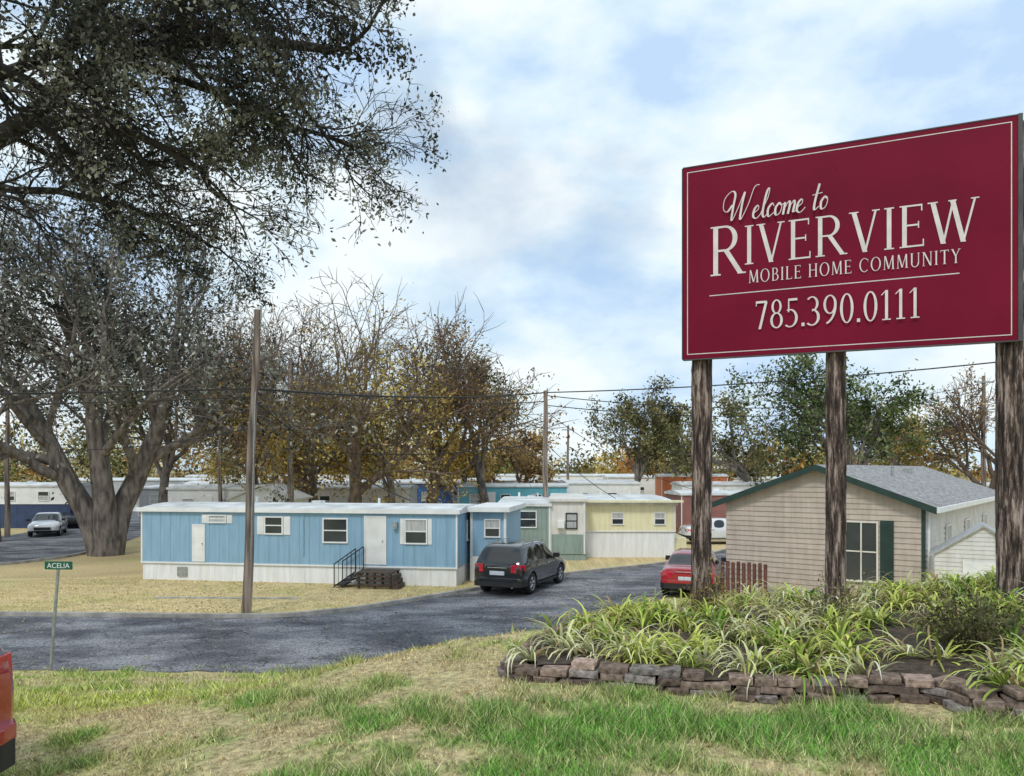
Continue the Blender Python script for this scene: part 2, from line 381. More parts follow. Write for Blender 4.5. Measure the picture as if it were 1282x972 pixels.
# ------------------------------------------------------------------ trees
class Tree:
    def __init__(s): s.V = []; s.F = []; s.n = 0; s.tips = []
    def tube(s, P, Rr, k):
        P = np.asarray(P); m = len(P)
        T = np.gradient(P, axis=0); T /= np.linalg.norm(T, axis=1)[:, None] + 1e-9
        ref = np.array([.31, .77, .55]) if abs(T[0] @ np.array([.31, .77, .55])) < .9 else np.array([1., 0, 0])
        A = np.cross(T, ref); A /= np.linalg.norm(A, axis=1)[:, None] + 1e-9
        Bv = np.cross(T, A)
        th = np.arange(k) * 2 * np.pi / k
        ring = P[:, None] + (A[:, None] * np.cos(th)[None, :, None] + Bv[:, None] * np.sin(th)[None, :, None]) * np.asarray(Rr)[:, None, None]
        s.V.append(ring.reshape(-1, 3))
        i = np.arange(m - 1)[:, None] * k; j = np.arange(k)[None]
        jn = (j + 1) % k
        s.F.append((np.stack([i + j, i + jn, i + k + jn, i + k + j], -1) + s.n).reshape(-1, 4))
        s.n += m * k
    def grow(s, p, d, L, r, lvl, P):
        nseg = max(3, 7 - lvl); pts = [np.array(p, float)]; d = np.array(d, float); d /= np.linalg.norm(d)
        for i in range(nseg):
            d = d + rng.normal(0, P['wob'] * (.6 if lvl == 0 else 1), 3); d[2] += P['up'][min(lvl, len(P['up']) - 1)]
            d /= np.linalg.norm(d); pts.append(pts[-1] + d * L / nseg)
        endr = .5 if lvl < P['max'] else .35
        rr = np.linspace(r, r * endr, nseg + 1)
        if lvl == 0: rr[0] *= 1.35
        s.tube(pts, rr, 9 if lvl == 0 else (6 if lvl == 1 else (4 if lvl == 2 else 3)))
        s.kids(np.array(pts), rr, L, lvl, P)
    def kids(s, pts, rr, L, lvl, P, start=None):
        if lvl >= P['max']:
            s.tips += [q for q in pts[1:]]; return
        if lvl == P['max'] - 1: s.tips += [q for q in pts[2:]]
        k = P['kids'][lvl]; t0 = P['t0'][lvl] if start is None else start
        nseg = len(pts) - 1
        for c in range(k):
            t = t0 + (1 - t0) * ((c + rng.random()) / k)
            if c == k - 1: t = 1.0
            f = t * nseg; i = min(int(f), nseg - 1); q = pts[i] + (pts[i + 1] - pts[i]) * (f - i)
            ax = pts[i + 1] - pts[i]; ax /= np.linalg.norm(ax)
            o = np.cross(ax, rng.normal(0, 1, 3)); o /= np.linalg.norm(o) + 1e-9
            ang = rng.uniform(*P['ang']) * (.45 if c == k - 1 else 1)
            nd = ax * math.cos(ang) + o * math.sin(ang)
            ri = np.interp(f, np.arange(nseg + 1), rr)
            s.grow(q, nd, L * P['ratio'][lvl] * rng.uniform(.75, 1.2) * (1.15 - .4 * (t - t0)), max(ri * rng.uniform(*P.get('rr', (.5, .72))), P.get('rmin', .006)), lvl + 1, P)

def leaves(tips, nper, sig, size, pal, keep=1.0, droop=0.0, clump=1.0, lim=None):
    T = np.array(tips)
    if keep < 1:
        f = vn(T[:, 0] + T[:, 2] * .6, T[:, 1] + T[:, 2] * .8, .5 * clump, 3) + rng.random(len(T)) * .3
        T = T[f < np.quantile(f, keep)]
    N = len(T) * nper
    if lim and N > lim:
        T = T[rng.random(len(T)) < lim / N]
    C = np.repeat(T, nper, 0) + rng.normal(0, sig, (len(T) * nper, 3)); n = len(C)
    C[:, 2] -= np.abs(rng.normal(0, 1, n)) * droop
    u = rng.normal(0, 1, (n, 3)); u /= np.linalg.norm(u, axis=1)[:, None]
    w = np.cross(u, rng.normal(0, 1, (n, 3))); w /= np.linalg.norm(w, axis=1)[:, None]
    sz = (size * rng.uniform(.5, 1.5, n))[:, None]
    V = np.stack([C - u * sz, C - w * sz * .5, C + u * sz, C + w * sz * .5], 1).reshape(-1, 3)
    pal = np.array(pal)
    cl = vn(C[:, 0] + C[:, 2] * .7, C[:, 1] - C[:, 2] * .9, .8 * clump, 7)
    k = np.clip(((cl - .15) * 1.4 + rng.normal(0, .2, n)) * (len(pal) - 1), 0, len(pal) - 1.001)
    i = k.astype(int); f = (k - i)[:, None]
    col = (pal[i] * (1 - f) + pal[i + 1] * f) * rng.uniform(.5, 1.7, n)[:, None]
    return V, np.arange(4 * n).reshape(n, 4), np.repeat(col, 4, 0)

def finish_tree(name, t, bark, lv, loc):
    e = empty(name, loc); off = np.array(loc)
    npmesh('trunk_and_limbs', np.concatenate(t.V) - off, np.concatenate(t.F), bark, parent=e, smooth=True)
    if lv is not None:
        npmesh('foliage', lv[0] - off, lv[1], MT['leaf'], lv[2], parent=e)
    return e

OLIVE = [(.06, .06, .03), (.12, .12, .05), (.20, .19, .085), (.32, .28, .14)]
GREYG = [(.05, .053, .045), (.10, .103, .082), (.20, .20, .16), (.36, .36, .30)]
GREEN = [(.035, .055, .022), (.085, .12, .045), (.15, .19, .08), (.26, .29, .13)]
BRONZ = [(.14, .085, .04), (.27, .165, .07), (.38, .25, .10), (.48, .35, .16)]
YELOL = [(.17, .13, .045), (.32, .24, .075), (.45, .35, .11), (.56, .46, .18)]
GOLD = [(.20, .13, .04), (.38, .25, .07), (.52, .36, .09), (.60, .46, .15)]
def tree(name, x, y, h, spread=1.0, pal=OLIVE, keep=.8, nper=5, lsize=.13, trunk=.38, fork=.3, max_=4, kids=(5, 4, 4, 3), up=(.03, .04, .02, 0), ang=(.45, .95), bark='bark', droop=.1, stems=1, ll=30000, sig=.3, ratio=(.72, .62, .58, .5), clump=1.0, wob=.13, rmin=.014, th=.46, lowleaf=None, rr=(.5, .72)):
    t = Tree(); base = np.array([x, y, 0.])
    P = dict(wob=wob, up=up, max=max_, kids=kids, t0=(.4, .3, .25, .2), ang=(ang[0] * spread, ang[1] * spread), ratio=ratio, rmin=rmin, rr=rr)
    for s_ in range(stems):
        d = np.array([rng.normal(0, .05), rng.normal(0, .05), 1.])
        if stems > 1:
            a = 6.28 * s_ / stems + 1; d = np.array([math.cos(a) * .38, math.sin(a) * .25, 1.])
        t.grow(base + np.array([0, 0, -.15]), d, h * th, trunk, 0, P)
    Z = np.quantile(np.concatenate([v[:, 2] for v in t.V]), .995); k = h / Z
    t.V = [(v - base) * k + base for v in t.V]; tips = [(q - base) * k + base for q in t.tips]
    if lowleaf:
        tips = [q for q in tips if rng.random() < (1.0 if q[2] < h * lowleaf else .3)]
    lv = leaves(tips, nper, sig, lsize, pal, keep, droop, clump, ll) if pal is not None else None
    return finish_tree(name, t, MT[bark], lv, (x, y, 0))

BK = dict(kids=(7, 6, 6, 5), bark='barkbrown', rmin=.02, wob=.16, th=.36, ratio=(.85, .66, .6, .55), up=(.03, .05, .02, -.01), lowleaf=.66)
tree('cottonwood_tree', -19.9, 39.2, 17.4, 1.0, GREYG, .55, 5, .11, .50, max_=4, kids=(7, 6, 5, 4), stems=3, ll=30000, droop=.6, bark='bark', wob=.15, clump=1.8, sig=.24, up=(.05, .07, .02, -.03), rmin=.015, rr=(.38, .58), th=.42, ratio=(.74, .62, .58, .55))
tree('deciduous_tree', -30.0, 46, 17, 1.0, GREYG, .5, 5, .13, .36, kids=(6, 5, 5, 4), ll=14000, droop=.5, clump=1.7, rr=(.4, .62))
tree('deciduous_tree', -24.5, 56, 14, 1.0, OLIVE, .5, 5, .14, .36, kids=(6, 5, 5, 4), ll=10000, droop=.5)
tree('bare_autumn_tree', -10.3, 50, 15.8, 1.0, YELOL, .42, 4, .11, .40, ll=10000, droop=.7, **BK)
tree('bare_autumn_tree', -15.0, 58, 16.5, 1.0, BRONZ, .42, 4, .12, .38, ll=9500, droop=.5, **BK)
tree('bare_autumn_tree', -5.9, 58, 15.0, 1.0, BRONZ, .40, 4, .12, .38, ll=9000, droop=.4, **BK)
tree('bare_autumn_tree', -20.5, 64, 17.0, 1.0, BRONZ, .35, 4, .12, .38, ll=7000, droop=.3, **BK)
tree('golden_willow_tree', -13.5, 54, 9.2, 1.2, GOLD, .85, 6, .12, .3, ll=18000, droop=.9)
tree('golden_willow_tree', -8.0, 53, 9.8, 1.2, YELOL, .85, 6, .12, .3, ll=18000, droop=.9)
tree('olive_willow_tree', -20.5, 66, 10, 1.2, YELOL, .85, 6, .15, .3, ll=11000, droop=.8)
tree('golden_willow_tree', -3.8, 64, 8.0, 1.2, GOLD, .85, 6, .13, .26, ll=9000, droop=.7)
tree('deciduous_tree', -1.9, 62, 14.2, .9, OLIVE, .65, 6, .12, .35, kids=(6, 5, 5, 4), ll=15000, droop=.2, clump=1.4)
tree('rust_leaved_tree', 1.0, 72, 7.5, 1.1, BRONZ, .9, 6, .15, .25, ll=9000)
tree('deciduous_tree', 11.3, 72, 12.3, .95, OLIVE, .7, 6, .14, .34, kids=(6, 5, 5, 4), ll=16000, clump=1.3)
tree('deciduous_tree', 16.5, 80, 10.5, .95, OLIVE, .8, 6, .16, .3, ll=10000)
tree('leafy_green_tree', 22.5, 52, 11.8, 1.1, GREEN, .8, 7, .12, .4, kids=(7, 5, 5, 4), ll=32000, droop=.2, clump=1.4)
tree('leafy_green_tree', 19.5, 64, 10.8, 1.1, OLIVE, .75, 6, .14, .35, ll=12000, droop=.2)
tree('bare_autumn_tree', 36.5, 62, 11.5, .9, BRONZ, .3, 4, .12, .3, ll=3500, **BK)
tree('deciduous_tree', 30.5, 66, 9.0, 1.1, YELOL, .8, 6, .15, .3, ll=10000)

# the overhanging tree, trunk just outside on the left
t = Tree()
P = dict(wob=.17, up=(.0, .0, .0, -.03, -.05), max=4, kids=(6, 7, 5, 4), t0=(.3, .25, .2, .2), ang=(.45, 1.1), ratio=(.5, .42, .5, .55), rmin=.007)
trunk = [np.array([-15.2, 13.5, .0]), np.array([-15.0, 13.5, 3.0]), np.array([-14.5, 13.4, 6.0]), np.array([-13.6, 13.2, 8.0])]
t.tube(trunk, [.55, .42, .38, .33], 12)
limbs = [
 ([(-13.6, 13.2, 8.0), (-10.4, 13.2, 8.85), (-8.3, 13.0, 9.65), (-7.4, 12.9, 10.2), (-6.2, 12.7, 10.75), (-4.5, 12.4, 10.9), (-2.7, 12.0, 10.5)], .21, 3.0),
 ([(-13.6, 13.2, 8.0), (-10.6, 12.6, 10.0), (-8.4, 12.4, 10.5), (-7.2, 12.5, 10.0), (-6.2, 12.6, 9.55), (-5.2, 12.6, 9.1), (-4.6, 12.7, 8.5)], .13, 2.2),
 ([(-14.2, 13.4, 6.8), (-11.5, 14.2, 9.4), (-9.2, 14.6, 9.3), (-7.9, 14.6, 9.2), (-6.6, 14.5, 8.8), (-5.4, 14.3, 8.2)], .10, 2.0),
 ([(-7.4, 12.9, 10.2), (-6.4, 12.2, 11.2), (-4.8, 11.6, 11.5), (-3.1, 11.2, 11.0)], .11, 2.6),
 ([(-10.4, 13.2, 8.9), (-9.0, 12.2, 10.9), (-7.6, 11.6, 12.2), (-6.4, 11.2, 13.0)], .13, 2.8),
 ([(-13.6, 13.2, 8.0), (-11.0, 15.2, 11.0), (-8.8, 15.8, 12.6), (-6.6, 15.6, 13.2), (-4.4, 15.0, 13.2)], .15, 3.0),
 ([(-6.2, 12.7, 10.7), (-5.0, 13.4, 10.5), (-3.7, 13.8, 10.1), (-2.6, 13.9, 9.8)], .08, 2.1),
 ([(-8.3, 13.0, 9.7), (-7.6, 13.6, 9.3), (-6.6, 14.0, 8.4), (-5.9, 14.2, 8.0)], .05, 1.4),
]
for pts, r, L in limbs:
    sm = []
    pv = [Vector(p) for p in pts]
    for i in range(len(pv) - 1):
        p0 = pv[max(i - 1, 0)]; p1 = pv[i]; p2 = pv[i + 1]; p3 = pv[min(i + 2, len(pv) - 1)]
        for k in range(3):
            s_ = k / 3
            q = .5 * ((2 * p1) + (p2 - p0) * s_ + (2 * p0 - 5 * p1 + 4 * p2 - p3) * s_ * s_ + (3 * p1 - p0 - 3 * p2 + p3) * s_ ** 3)
            sm.append(np.array(q) + rng.normal(0, .04, 3))
    sm.append(np.array(pv[-1]))
    rr = np.linspace(r, r * .3, len(sm))
    t.tube(sm, rr, 8)
    P2 = dict(P); P2['kids'] = (11, 6, 5, 3)
    P2['ratio'] = (.5, .6, .55, .55)
    t.kids(np.array(sm), rr, L * 1.2, 0, P2, start=.25)
tips = []
for q in t.tips:
    low = 9.35 + .35 * math.sin(q[0] * 1.7)
    pr = 1.0 if q[2] > low else .20 if q[0] > -7.5 else .03
    if rng.random() < pr: tips.append(q)
lv = leaves(tips, 4, .10, .040, GREYG, .66, .05, 2.6, 66000)
finish_tree('overhanging_tree', t, MT['barkdark'], lv, (-15.2, 13.5, 0))

# distant tree belt (one mass)
pals = [OLIVE, BRONZ, YELOL, GREEN, [(.2, .08, .03), (.35, .15, .05), (.42, .24, .08), (.4, .3, .1)]]
Vs = []; Fs = []; Cs = []; off = 0
for i in range(230):
    a = rng.uniform(-.85, .85); d = rng.uniform(105, 190); x = math.tan(a) * d; hh = rng.uniform(6, 12.5) * (1.15 if x < -15 else .8)
    m = 55
    u = rng.normal(0, 1, (m, 3)); u /= np.linalg.norm(u, axis=1)[:, None]; u *= rng.uniform(.5, 1, (m, 1))
    c = np.array([x, d, hh * .55]) + u * np.array([hh * .5, hh * .4, hh * .48])
    Vv, Ff, Cl = leaves(list(c), 7, .8, .36, pals[rng.choice(5, p=[.35, .2, .2, .1, .15])], 1, 0, .5)
    Vs.append(Vv); Fs.append(Ff + off); Cs.append(Cl); off += len(Vv)
npmesh('distant_trees', np.concatenate(Vs), np.concatenate(Fs), MT['leaf'], np.concatenate(Cs))

# ------------------------------------------------------------------ mobile homes
def window(mb, gl, s, w, z0, z1, y=0, shut=0, curtain=True):
    f = .05; p = .05
    mb.box(s - w / 2, s + w / 2, y - p, y, z1 - f, z1); mb.box(s - w / 2, s + w / 2, y - p - .015, y, z0, z0 + f)
    mb.box(s - w / 2, s - w / 2 + f, y - p, y, z0 + f, z1 - f); mb.box(s + w / 2 - f, s + w / 2, y - p, y, z0 + f, z1 - f)
    zm = (z0 + z1) / 2
    mb.box(s - w / 2 + f, s + w / 2 - f, y - .035, y - .003, zm - .02, zm + .02)
    gl.box(s - w / 2 + f, s + w / 2 - f, y - .015, y - .002, z0 + f, zm - .02, 1 if curtain and rng.random() < .5 else 0)
    gl.box(s - w / 2 + f, s + w / 2 - f, y - .015, y - .002, zm + .02, z1 - f, 1 if curtain and rng.random() < .5 else 0)
    if shut:
        for a in (-1, 1):
            c = s + a * (w / 2 + shut / 2 + .02)
            mb.box(c - shut / 2, c + shut / 2, y - .03, y, z0, z1)
            for q in range(int((z1 - z0 - .1) / .07)):
                mb.box(c - shut / 2 + .03, c + shut / 2 - .03, y - .042, y - .031, z0 + .06 + q * .07, z0 + .1 + q * .07)

def home(name, x, y, ang, L, Wd, Hh, wall, skirt='skirt', skirt_h=.6, wins=(), doors=(), endwins=(), low=None, roofm='roofwhite', trim='white', lowh=0, ribs=.4):
    e = empty(name, (x, y, 0), ang)
    mb = MB(); mb.box(0, L, 0, Wd, skirt_h, Hh - .12)
    if ribs:
        q = ribs
        while q < L - .05:
            mb.box(q - .012, q + .012, -.012, -.0, skirt_h + .02, Hh - .14); q += ribs
        q = ribs
        while q < Wd - .05:
            mb.box(L, L + .012, q - .012, q + .012, skirt_h + .02, Hh - .14); q += ribs
    mb.obj('walls', [MT[wall]], e)
    mb = MB(); mb.box(.04, L - .04, .04, Wd - .04, 0, skirt_h - .01)
    q = .6
    while q < L - .2:
        mb.box(q - .01, q + .01, .03, .04, 0, skirt_h - .03); q += .6
    mb.obj('skirting', [MT[skirt]], e)
    mb = MB(); o = .1; n = 8
    prof = [(-o + (Wd + 2 * o) * i / n, Hh - .0 + .16 * math.sin(math.pi * i / n)) for i in range(n + 1)]
    vs = []
    for xx in (-o, L + o): vs += [(xx, p[0], p[1]) for p in prof] + [(xx, p[0], Hh - .12) for p in prof]
    m = 2 * (n + 1); fs = []
    for i in range(n):
        fs.append((i, i + 1, m + i + 1, m + i)); fs.append((n + 1 + i + 1, n + 1 + i, m + n + 1 + i, m + n + 1 + i + 1))
        fs.append((i, n + 1 + i, n + 1 + i + 1, i + 1)); fs.append((m + i, m + i + 1, m + n + 1 + i + 1, m + n + 1 + i))
    fs.append((0, m, m + n + 1, n + 1)); fs.append((n, 2 * n + 1, m + 2 * n + 1, m + n))
    mb.add(vs, fs)
    mb.cyl((L * .3, Wd * .5, Hh), (L * .3, Wd * .5, Hh + .4), .06); mb.cyl((L * .7, Wd * .6, Hh), (L * .7, Wd * .6, Hh + .35), .05)
    mb.box(L * .5, L * .5 + .4, Wd * .4, Wd * .4 + .4, Hh + .1, Hh + .26)
    mb.obj('roof', [MT[roofm]], e)
    tr = MB(); gl = MB()
    for p in ((-.012, -.012), (L - .05, -.012)):
        tr.box(p[0], p[0] + .062, -.014, -.001, skirt_h, Hh - .12)
    tr.box(-.015, L + .015, -.03, -.001, skirt_h - .03, skirt_h + .03)
    for w_ in wins: window(tr, gl, *w_)
    tr.obj('window_frames', [MT[trim]], e)
    if doors:
        dm = MB()
        for (s, w, z0, z1) in doors:
            dm.box(s - w / 2, s + w / 2, -.03, 0, z0, z1)
            dm.box(s - w / 2 - .05, s - w / 2, -.045, 0, z0, z1 + .05); dm.box(s + w / 2, s + w / 2 + .05, -.045, 0, z0, z1 + .05)
            dm.box(s - w / 2, s + w / 2, -.045, 0, z1, z1 + .05); dm.cyl((s + w * .38, -.03, (z0 + z1) / 2), (s + w * .38, -.08, (z0 + z1) / 2), .025, mi=1)
            dm.box(s - w * .36, s + w * .36, -.037, -.03, z0 + .12, z0 + (z1 - z0) * .42)
        dm.obj('doors', [MT['white'], MT['galv']], e)
    if endwins:
        a = empty('end_windows'); a.parent = e; a.location = (L, 0, 0); a.rotation_euler = (0, 0, math.pi / 2)
        t2 = MB()
        g2 = MB()
        for w_ in endwins: window(t2, g2, *w_)
        t2.obj('end_window_frames', [MT[trim]], a); g2.obj('end_glass', [MT['glass'], MT['curtain']], a)
    if gl.v: gl.obj('glass', [MT['glass'], MT['curtain']], e)
    if lowh:
        mb = MB(); mb.box(-.02, L + .02, -.02, Wd, .02, lowh); mb.obj('lower_panel', [MT['skirt']], e)
    return e

# the blue home
A = math.atan2(-2.0, 12.2)
bh = home('blue_mobile_home', -14.2, 30.6, A, 12.4, 4.0, 2.72, 'blue', 'skirt', .66,
     wins=[(3.14, .75, 2.18, 2.50, 0, .22), (5.41, .75, 1.78, 2.46, 0, .26), (7.82, .98, 1.5, 2.42, 0), (10.88, .86, 1.5, 2.42, 0, .14)],
     doors=[(2.39, .42, .72, 2.08), (9.35, .74, .74, 2.46)], endwins=[(2.0, .9, 1.5, 2.3, 0)], ribs=.4)
mb = MB()
mb.box(-.12, 12.52, -.135, -.102, 2.5 + .1, 2.76)
mb.obj('fascia', [MT['white']], bh)
mb = MB(); mb.box(10.05, 10.2, -.16, 0, 2.05, 2.3); mb.cyl((6.6, -.04, 1.0), (6.6, -.04, 1.0 + 1.6), .012); mb.box(1.5, 1.9, -.02, 0.03, .15, .5, 0)
mb.obj('porch_lamp', [MT['galv']], bh)
mb = MB(); mb.box(12.55, 13.9, 1.5, 5.2, .95, 2.6)
mb.obj('porch_walls', [MT['blue']], bh)
mb = MB(); mb.box(12.55, 13.93, 1.47, 5.23, 0, .94); mb.box(12.42, 14.1, 1.2, 5.4, 2.62, 2.8)
for (a, b) in ((12.56, 1.46), (13.84, 1.46)): mb.box(a, a + .09, b - .02, b + .04, .95, 2.62)
mb.obj('porch_trim', [MT['white']], bh)
mb = MB(); gl = MB(); window(mb, gl, 13.4, .62, 1.65, 2.35, 1.5); mb.obj('porch_window_frame', [MT['white']], bh); gl.obj('porch_glass', [MT['glass'], MT['curtain']], bh)
mb = MB()
for q in range(5): mb.box(9.0, 10.3, -1.05 + q * .2, -1.05 + q * .2 + .185, .55, .59)
for xx in (9.03, 9.62, 10.2):
    for yy in (-1.02, -.15): mb.box(xx, xx + .08, yy, yy + .08, 0, .55)
for q in range(3): mb.box(9.0, 10.28, -1.07, -1.04, .12 + q * .15, .19 + q * .15)
for q in range(3): mb.box(10.31 + q * .005, 10.55 - q * .07, -1.0, -.3, .02 + q * .16, .17 + q * .16)
mb.obj('landing', [MT['deck']], bh)
mb = MB()
for k in range(3):
    mb.box(8.9 - .24 * (k + 1), 8.98 - .24 * k, -.95, -.15, .40 - .16 * k, .44 - .16 * k)
for yy in (-.95, -.15):
    mb.cyl((8.95, yy, 1.4), (8.15, yy, .85), .02); mb.cyl((8.95, yy, .6), (8.95, yy, 1.4), .02); mb.cyl((8.15, yy, 0), (8.15, yy, .85), .02)
    mb.cyl((8.95, yy, .6), (8.15, yy, .05), .025)
    for k in range(1, 5):
        xx = 8.15 + .8 * k / 5; mb.cyl((xx, yy, .05 + .55 * k / 5), (xx, yy, .85 + .55 * k / 5), .01, n=6)
mb.obj('steps_with_railing', [MT['dark']], bh)

g = home('sage_mobile_home', -.6, 37.0, -.06, 2.35, 9, 2.62, 'green', 'green', .3, wins=[(1.35, .8, 1.5, 2.3, 0)], ribs=.2)
mb = MB(); mb.box(2.36, 4.0, .1, 9, .3, 2.72); mb.box(2.30, 4.1, -.05, 9.1, 2.725, 2.84); mb.box(2.36, 2.42, .04, .098, .3, 2.72, 1); mb.box(3.9, 3.97, .04, .098, .3, 2.72, 1)
mb.obj('white_annex', [MT['cream'], MT['white']], g)
mb = MB(); mb.box(2.37, 4.0, .11, 9, 0, .295); mb.box(2.43, 3.89, .06, .098, .3, 1.2); mb.obj('annex_skirting', [MT['green']], g)
mb = MB(); gl = MB(); window(mb, gl, 3.35, .55, 1.45, 2.2, .1); mb.obj('annex_window', [MT['dark']], g); gl.obj('annex_glass', [MT['glass'], MT['curtain']], g)
mb = MB(); mb.box(2.7, 3.02, -.2, .1, 1.5, 1.85); mb.obj('air_conditioner', [MT['white']], g, .02)
yh = home('yellow_mobile_home', 3.5, 38.2, -.02, 4.3, 12, 2.62, 'yellow', 'skirt', 1.25, wins=[(1.55, .6, 1.55, 2.15, 0), (3.55, .55, 1.55, 2.15, 0)], ribs=.3)
mb = MB(); mb.box(4.32, 4.9, .4, 3.4, 0, .9); mb.box(-.3, 4.6, -.45, -.11, 2.64, 2.74)
mb.obj('awning', [MT['yellow']], yh)

specs = [
 ('navy_and_white_mobile_home', -39.6, 57, .02, 8.0, 4, 3.1, 'white', 'navy', 1.75),
 ('grey_mobile_home', -29.0, 62, .0, 5.5, 9, 2.8, 'grey', 'grey', .6),
 ('white_mobile_home', -29.0, 71, .03, 14, 4, 3.0, 'white', 'skirt', .6),
 ('white_mobile_home', -22.6, 52.5, .0, 7.0, 3.5, 3.0, 'white', 'skirt', .6),
 ('cream_mobile_home', -15.0, 58.5, -.03, 7.5, 4, 2.9, 'cream', 'skirt', .6),
 ('royal_blue_mobile_home', -11.0, 68, .02, 6, 10, 3.1, 'royal', 'skirt', .6),
 ('white_mobile_home', -17.5, 82, .02, 14, 4, 3.0, 'white', 'skirt', .6),
 ('turquoise_mobile_home', -4.2, 62.0, -.02, 8.5, 4, 2.95, 'turq', 'skirt', .6),
 ('white_mobile_home', 4.6, 66, .0, 6, 12, 3.1, 'white', 'skirt', .6),
 ('grey_mobile_home', -5.0, 78, .0, 10, 4, 3.2, 'grey', 'skirt', .6),
 ('white_mobile_home', 10.5, 88, .0, 12, 4, 3.4, 'white', 'skirt', .6),
 ('orange_mobile_home', 14.8, 79, -.02, 6.5, 4, 3.6, 'orange', 'skirt', .6),
 ('brown_mobile_home', 10.6, 50, .05, 5.0, 4, 2.7, 'brownred', 'brownred', .5),
 ('white_mobile_home', 13.2, 62, .0, 9, 4, 3.1, 'white', 'skirt', .6),
 ('cream_mobile_home', 24, 82, .0, 14, 4, 3.3, 'cream', 'skirt', .6),
 ('grey_mobile_home', -44, 80, .0, 16, 4, 3.2, 'grey', 'skirt', .6),
 ('white_mobile_home', -2, 98, .0, 18, 4, 3.5, 'white', 'skirt', .6),
 ('cream_mobile_home', -40, 98, .0, 20, 4, 3.4, 'cream', 'skirt', .6),
 ('grey_mobile_home', 28, 60, .3, 14, 4, 3.0, 'palesiding', 'skirt', .6),
]
for s_ in specs:
    nm, x, y, a, L, Wd, Hh, wl, sk, sh = s_
    home(nm, x, y, a, L, Wd, Hh, wl, sk, sh, wins=[(q, .8, max(1.5, sh + .2), max(2.3, sh + .9), 0) for q in np.arange(1.3, L - .6, 2.4)], doors=[(2.5, .75, sh + .05, max(2.4, sh + 1.0))] if L > 5.8 else (), ribs=0)
e = empty('white_gabled_shed', (-16.0, 45.5, 0))
mb = MB(); mb.box(0, 3.4, 0, 4, 0, 2.5); mb.add([(0, 0, 2.5), (3.4, 0, 2.5), (1.7, 0, 3.2), (0, 4, 2.5), (3.4, 4, 2.5), (1.7, 4, 3.2)], [(0, 1, 2), (5, 4, 3)])
mb.obj('walls', [MT['white']], e)
mb = MB(); mb.add([(-.2, -.2, 2.42), (1.7, -.2, 3.25), (1.7, 4.2, 3.25), (-.2, 4.2, 2.42), (3.6, -.2, 2.42), (3.6, 4.2, 2.42)], [(0, 1, 2, 3), (1, 4, 5, 2)]); o = mb.obj('roof', [MT['cream']], e)
sm = o.modifiers.new('s', 'SOLIDIFY'); sm.thickness = .1; sm.offset = 1
mb = MB(); mb.box(1.0, 2.4, -.03, 0, .1, 2.0); mb.obj('door', [MT['grey']], e)

# ------------------------------------------------------------------ tan gabled house
ht = empty('tan_gabled_house', (7.3, 27.2, 0), math.atan2(-.61, .79))
w, Lh, ez, az = 6.1, 16.0, 3.1, 4.22
mb = MB(); mb.add([(0, 0, 0), (w, 0, 0), (w, 0, ez), (w / 2, 0, az), (0, 0, ez), (0, Lh, 0), (w, Lh, 0), (w, Lh, ez), (w / 2, Lh, az), (0, Lh, ez)],
                  [(0, 1, 2, 3, 4), (9, 8, 7, 6, 5), (1, 6, 7, 2), (5, 0, 4, 9)])
z = .35; bd = .165
sl = (az - ez) / (w / 2)
while z < az - .05:
    z1 = min(z + bd, az - .02)
    def lim(zz): return 0 if zz <= ez else (zz - ez) / sl
    a0, a1 = lim(z), lim(z1)
    mb.add([(a0, -.032, z), (w - a0, -.032, z), (w - a1, -.004, z1), (a1, -.004, z1), (a0, -.003, z), (w - a0, -.003, z)], [(0, 1, 2, 3), (4, 5, 1, 0)])
    z = z1
z = .35; mb2 = MB()
while z < ez - .02:
    z1 = min(z + bd, ez); mb2.add([(w + .03, 0, z), (w + .03, Lh, z), (w + .004, Lh, z1), (w + .004, 0, z1), (w + .003, 0, z), (w + .003, Lh, z)], [(0, 1, 2, 3), (4, 5, 1, 0)]); z = z1
mb.obj('gable_walls', [MT['tan']], ht); mb2.obj('side_siding', [MT['palesiding']], ht)
mb = MB(); mb.box(-.02, w + .03, -.03, -.002, 0, .345); mb.box(w + .003, w + .03, .0, Lh, 0, .345)
mb.obj('foundation', [MT['concrete']], ht)
mb = MB(); ov = .35; th = .09
for sgn in (0, 1):
    xa = -ov if sgn == 0 else w + ov; za = ez - ov * sl
    mb.add([(xa, -.3, za + .05), (w / 2, -.3, az + .05), (w / 2, Lh + .3, az + .05), (xa, Lh + .3, za + .05),
            (xa, -.3, za + .05 + th), (w / 2, -.3, az + .05 + th), (w / 2, Lh + .3, az + .05 + th), (xa, Lh + .3, za + .05 + th)],
           [(0, 1, 2, 3), (4, 5, 6, 7), (0, 1, 5, 4), (2, 3, 7, 6), (3, 0, 4, 7)])
mb.obj('roof', [MT['shingle']], ht)
mb = MB()
for sgn in (0, 1):
    xa = -ov - .02 if sgn == 0 else w + ov + .02; za = ez - ov * sl
    mb.add([(xa, -.33, za - .07), (w / 2, -.33, az - .05), (w / 2, -.33, az + .145), (xa, -.33, za + .13), (xa, -.303, za - .07), (w / 2, -.303, az - .05), (w / 2, -.303, az + .145), (xa, -.303, za + .13)],
           [(0, 1, 2, 3), (4, 5, 6, 7), (0, 1, 5, 4), (3, 2, 6, 7), (0, 4, 7, 3)])
mb.box(w - .08, w + .035, -.05, -.034, .35, ez)
mb.obj('rake_trim', [MT['dkgreen']], ht)
mb = MB(); mb.box(w + ov - .02, w + ov + .09, -.3, Lh + .3, ez - ov * sl - .03, ez - ov * sl + .12); mb.cyl((w + .08, .15, .1), (w + .08, .15, ez - .1), .04, n=8); mb.obj('gutter', [MT['white']], ht)
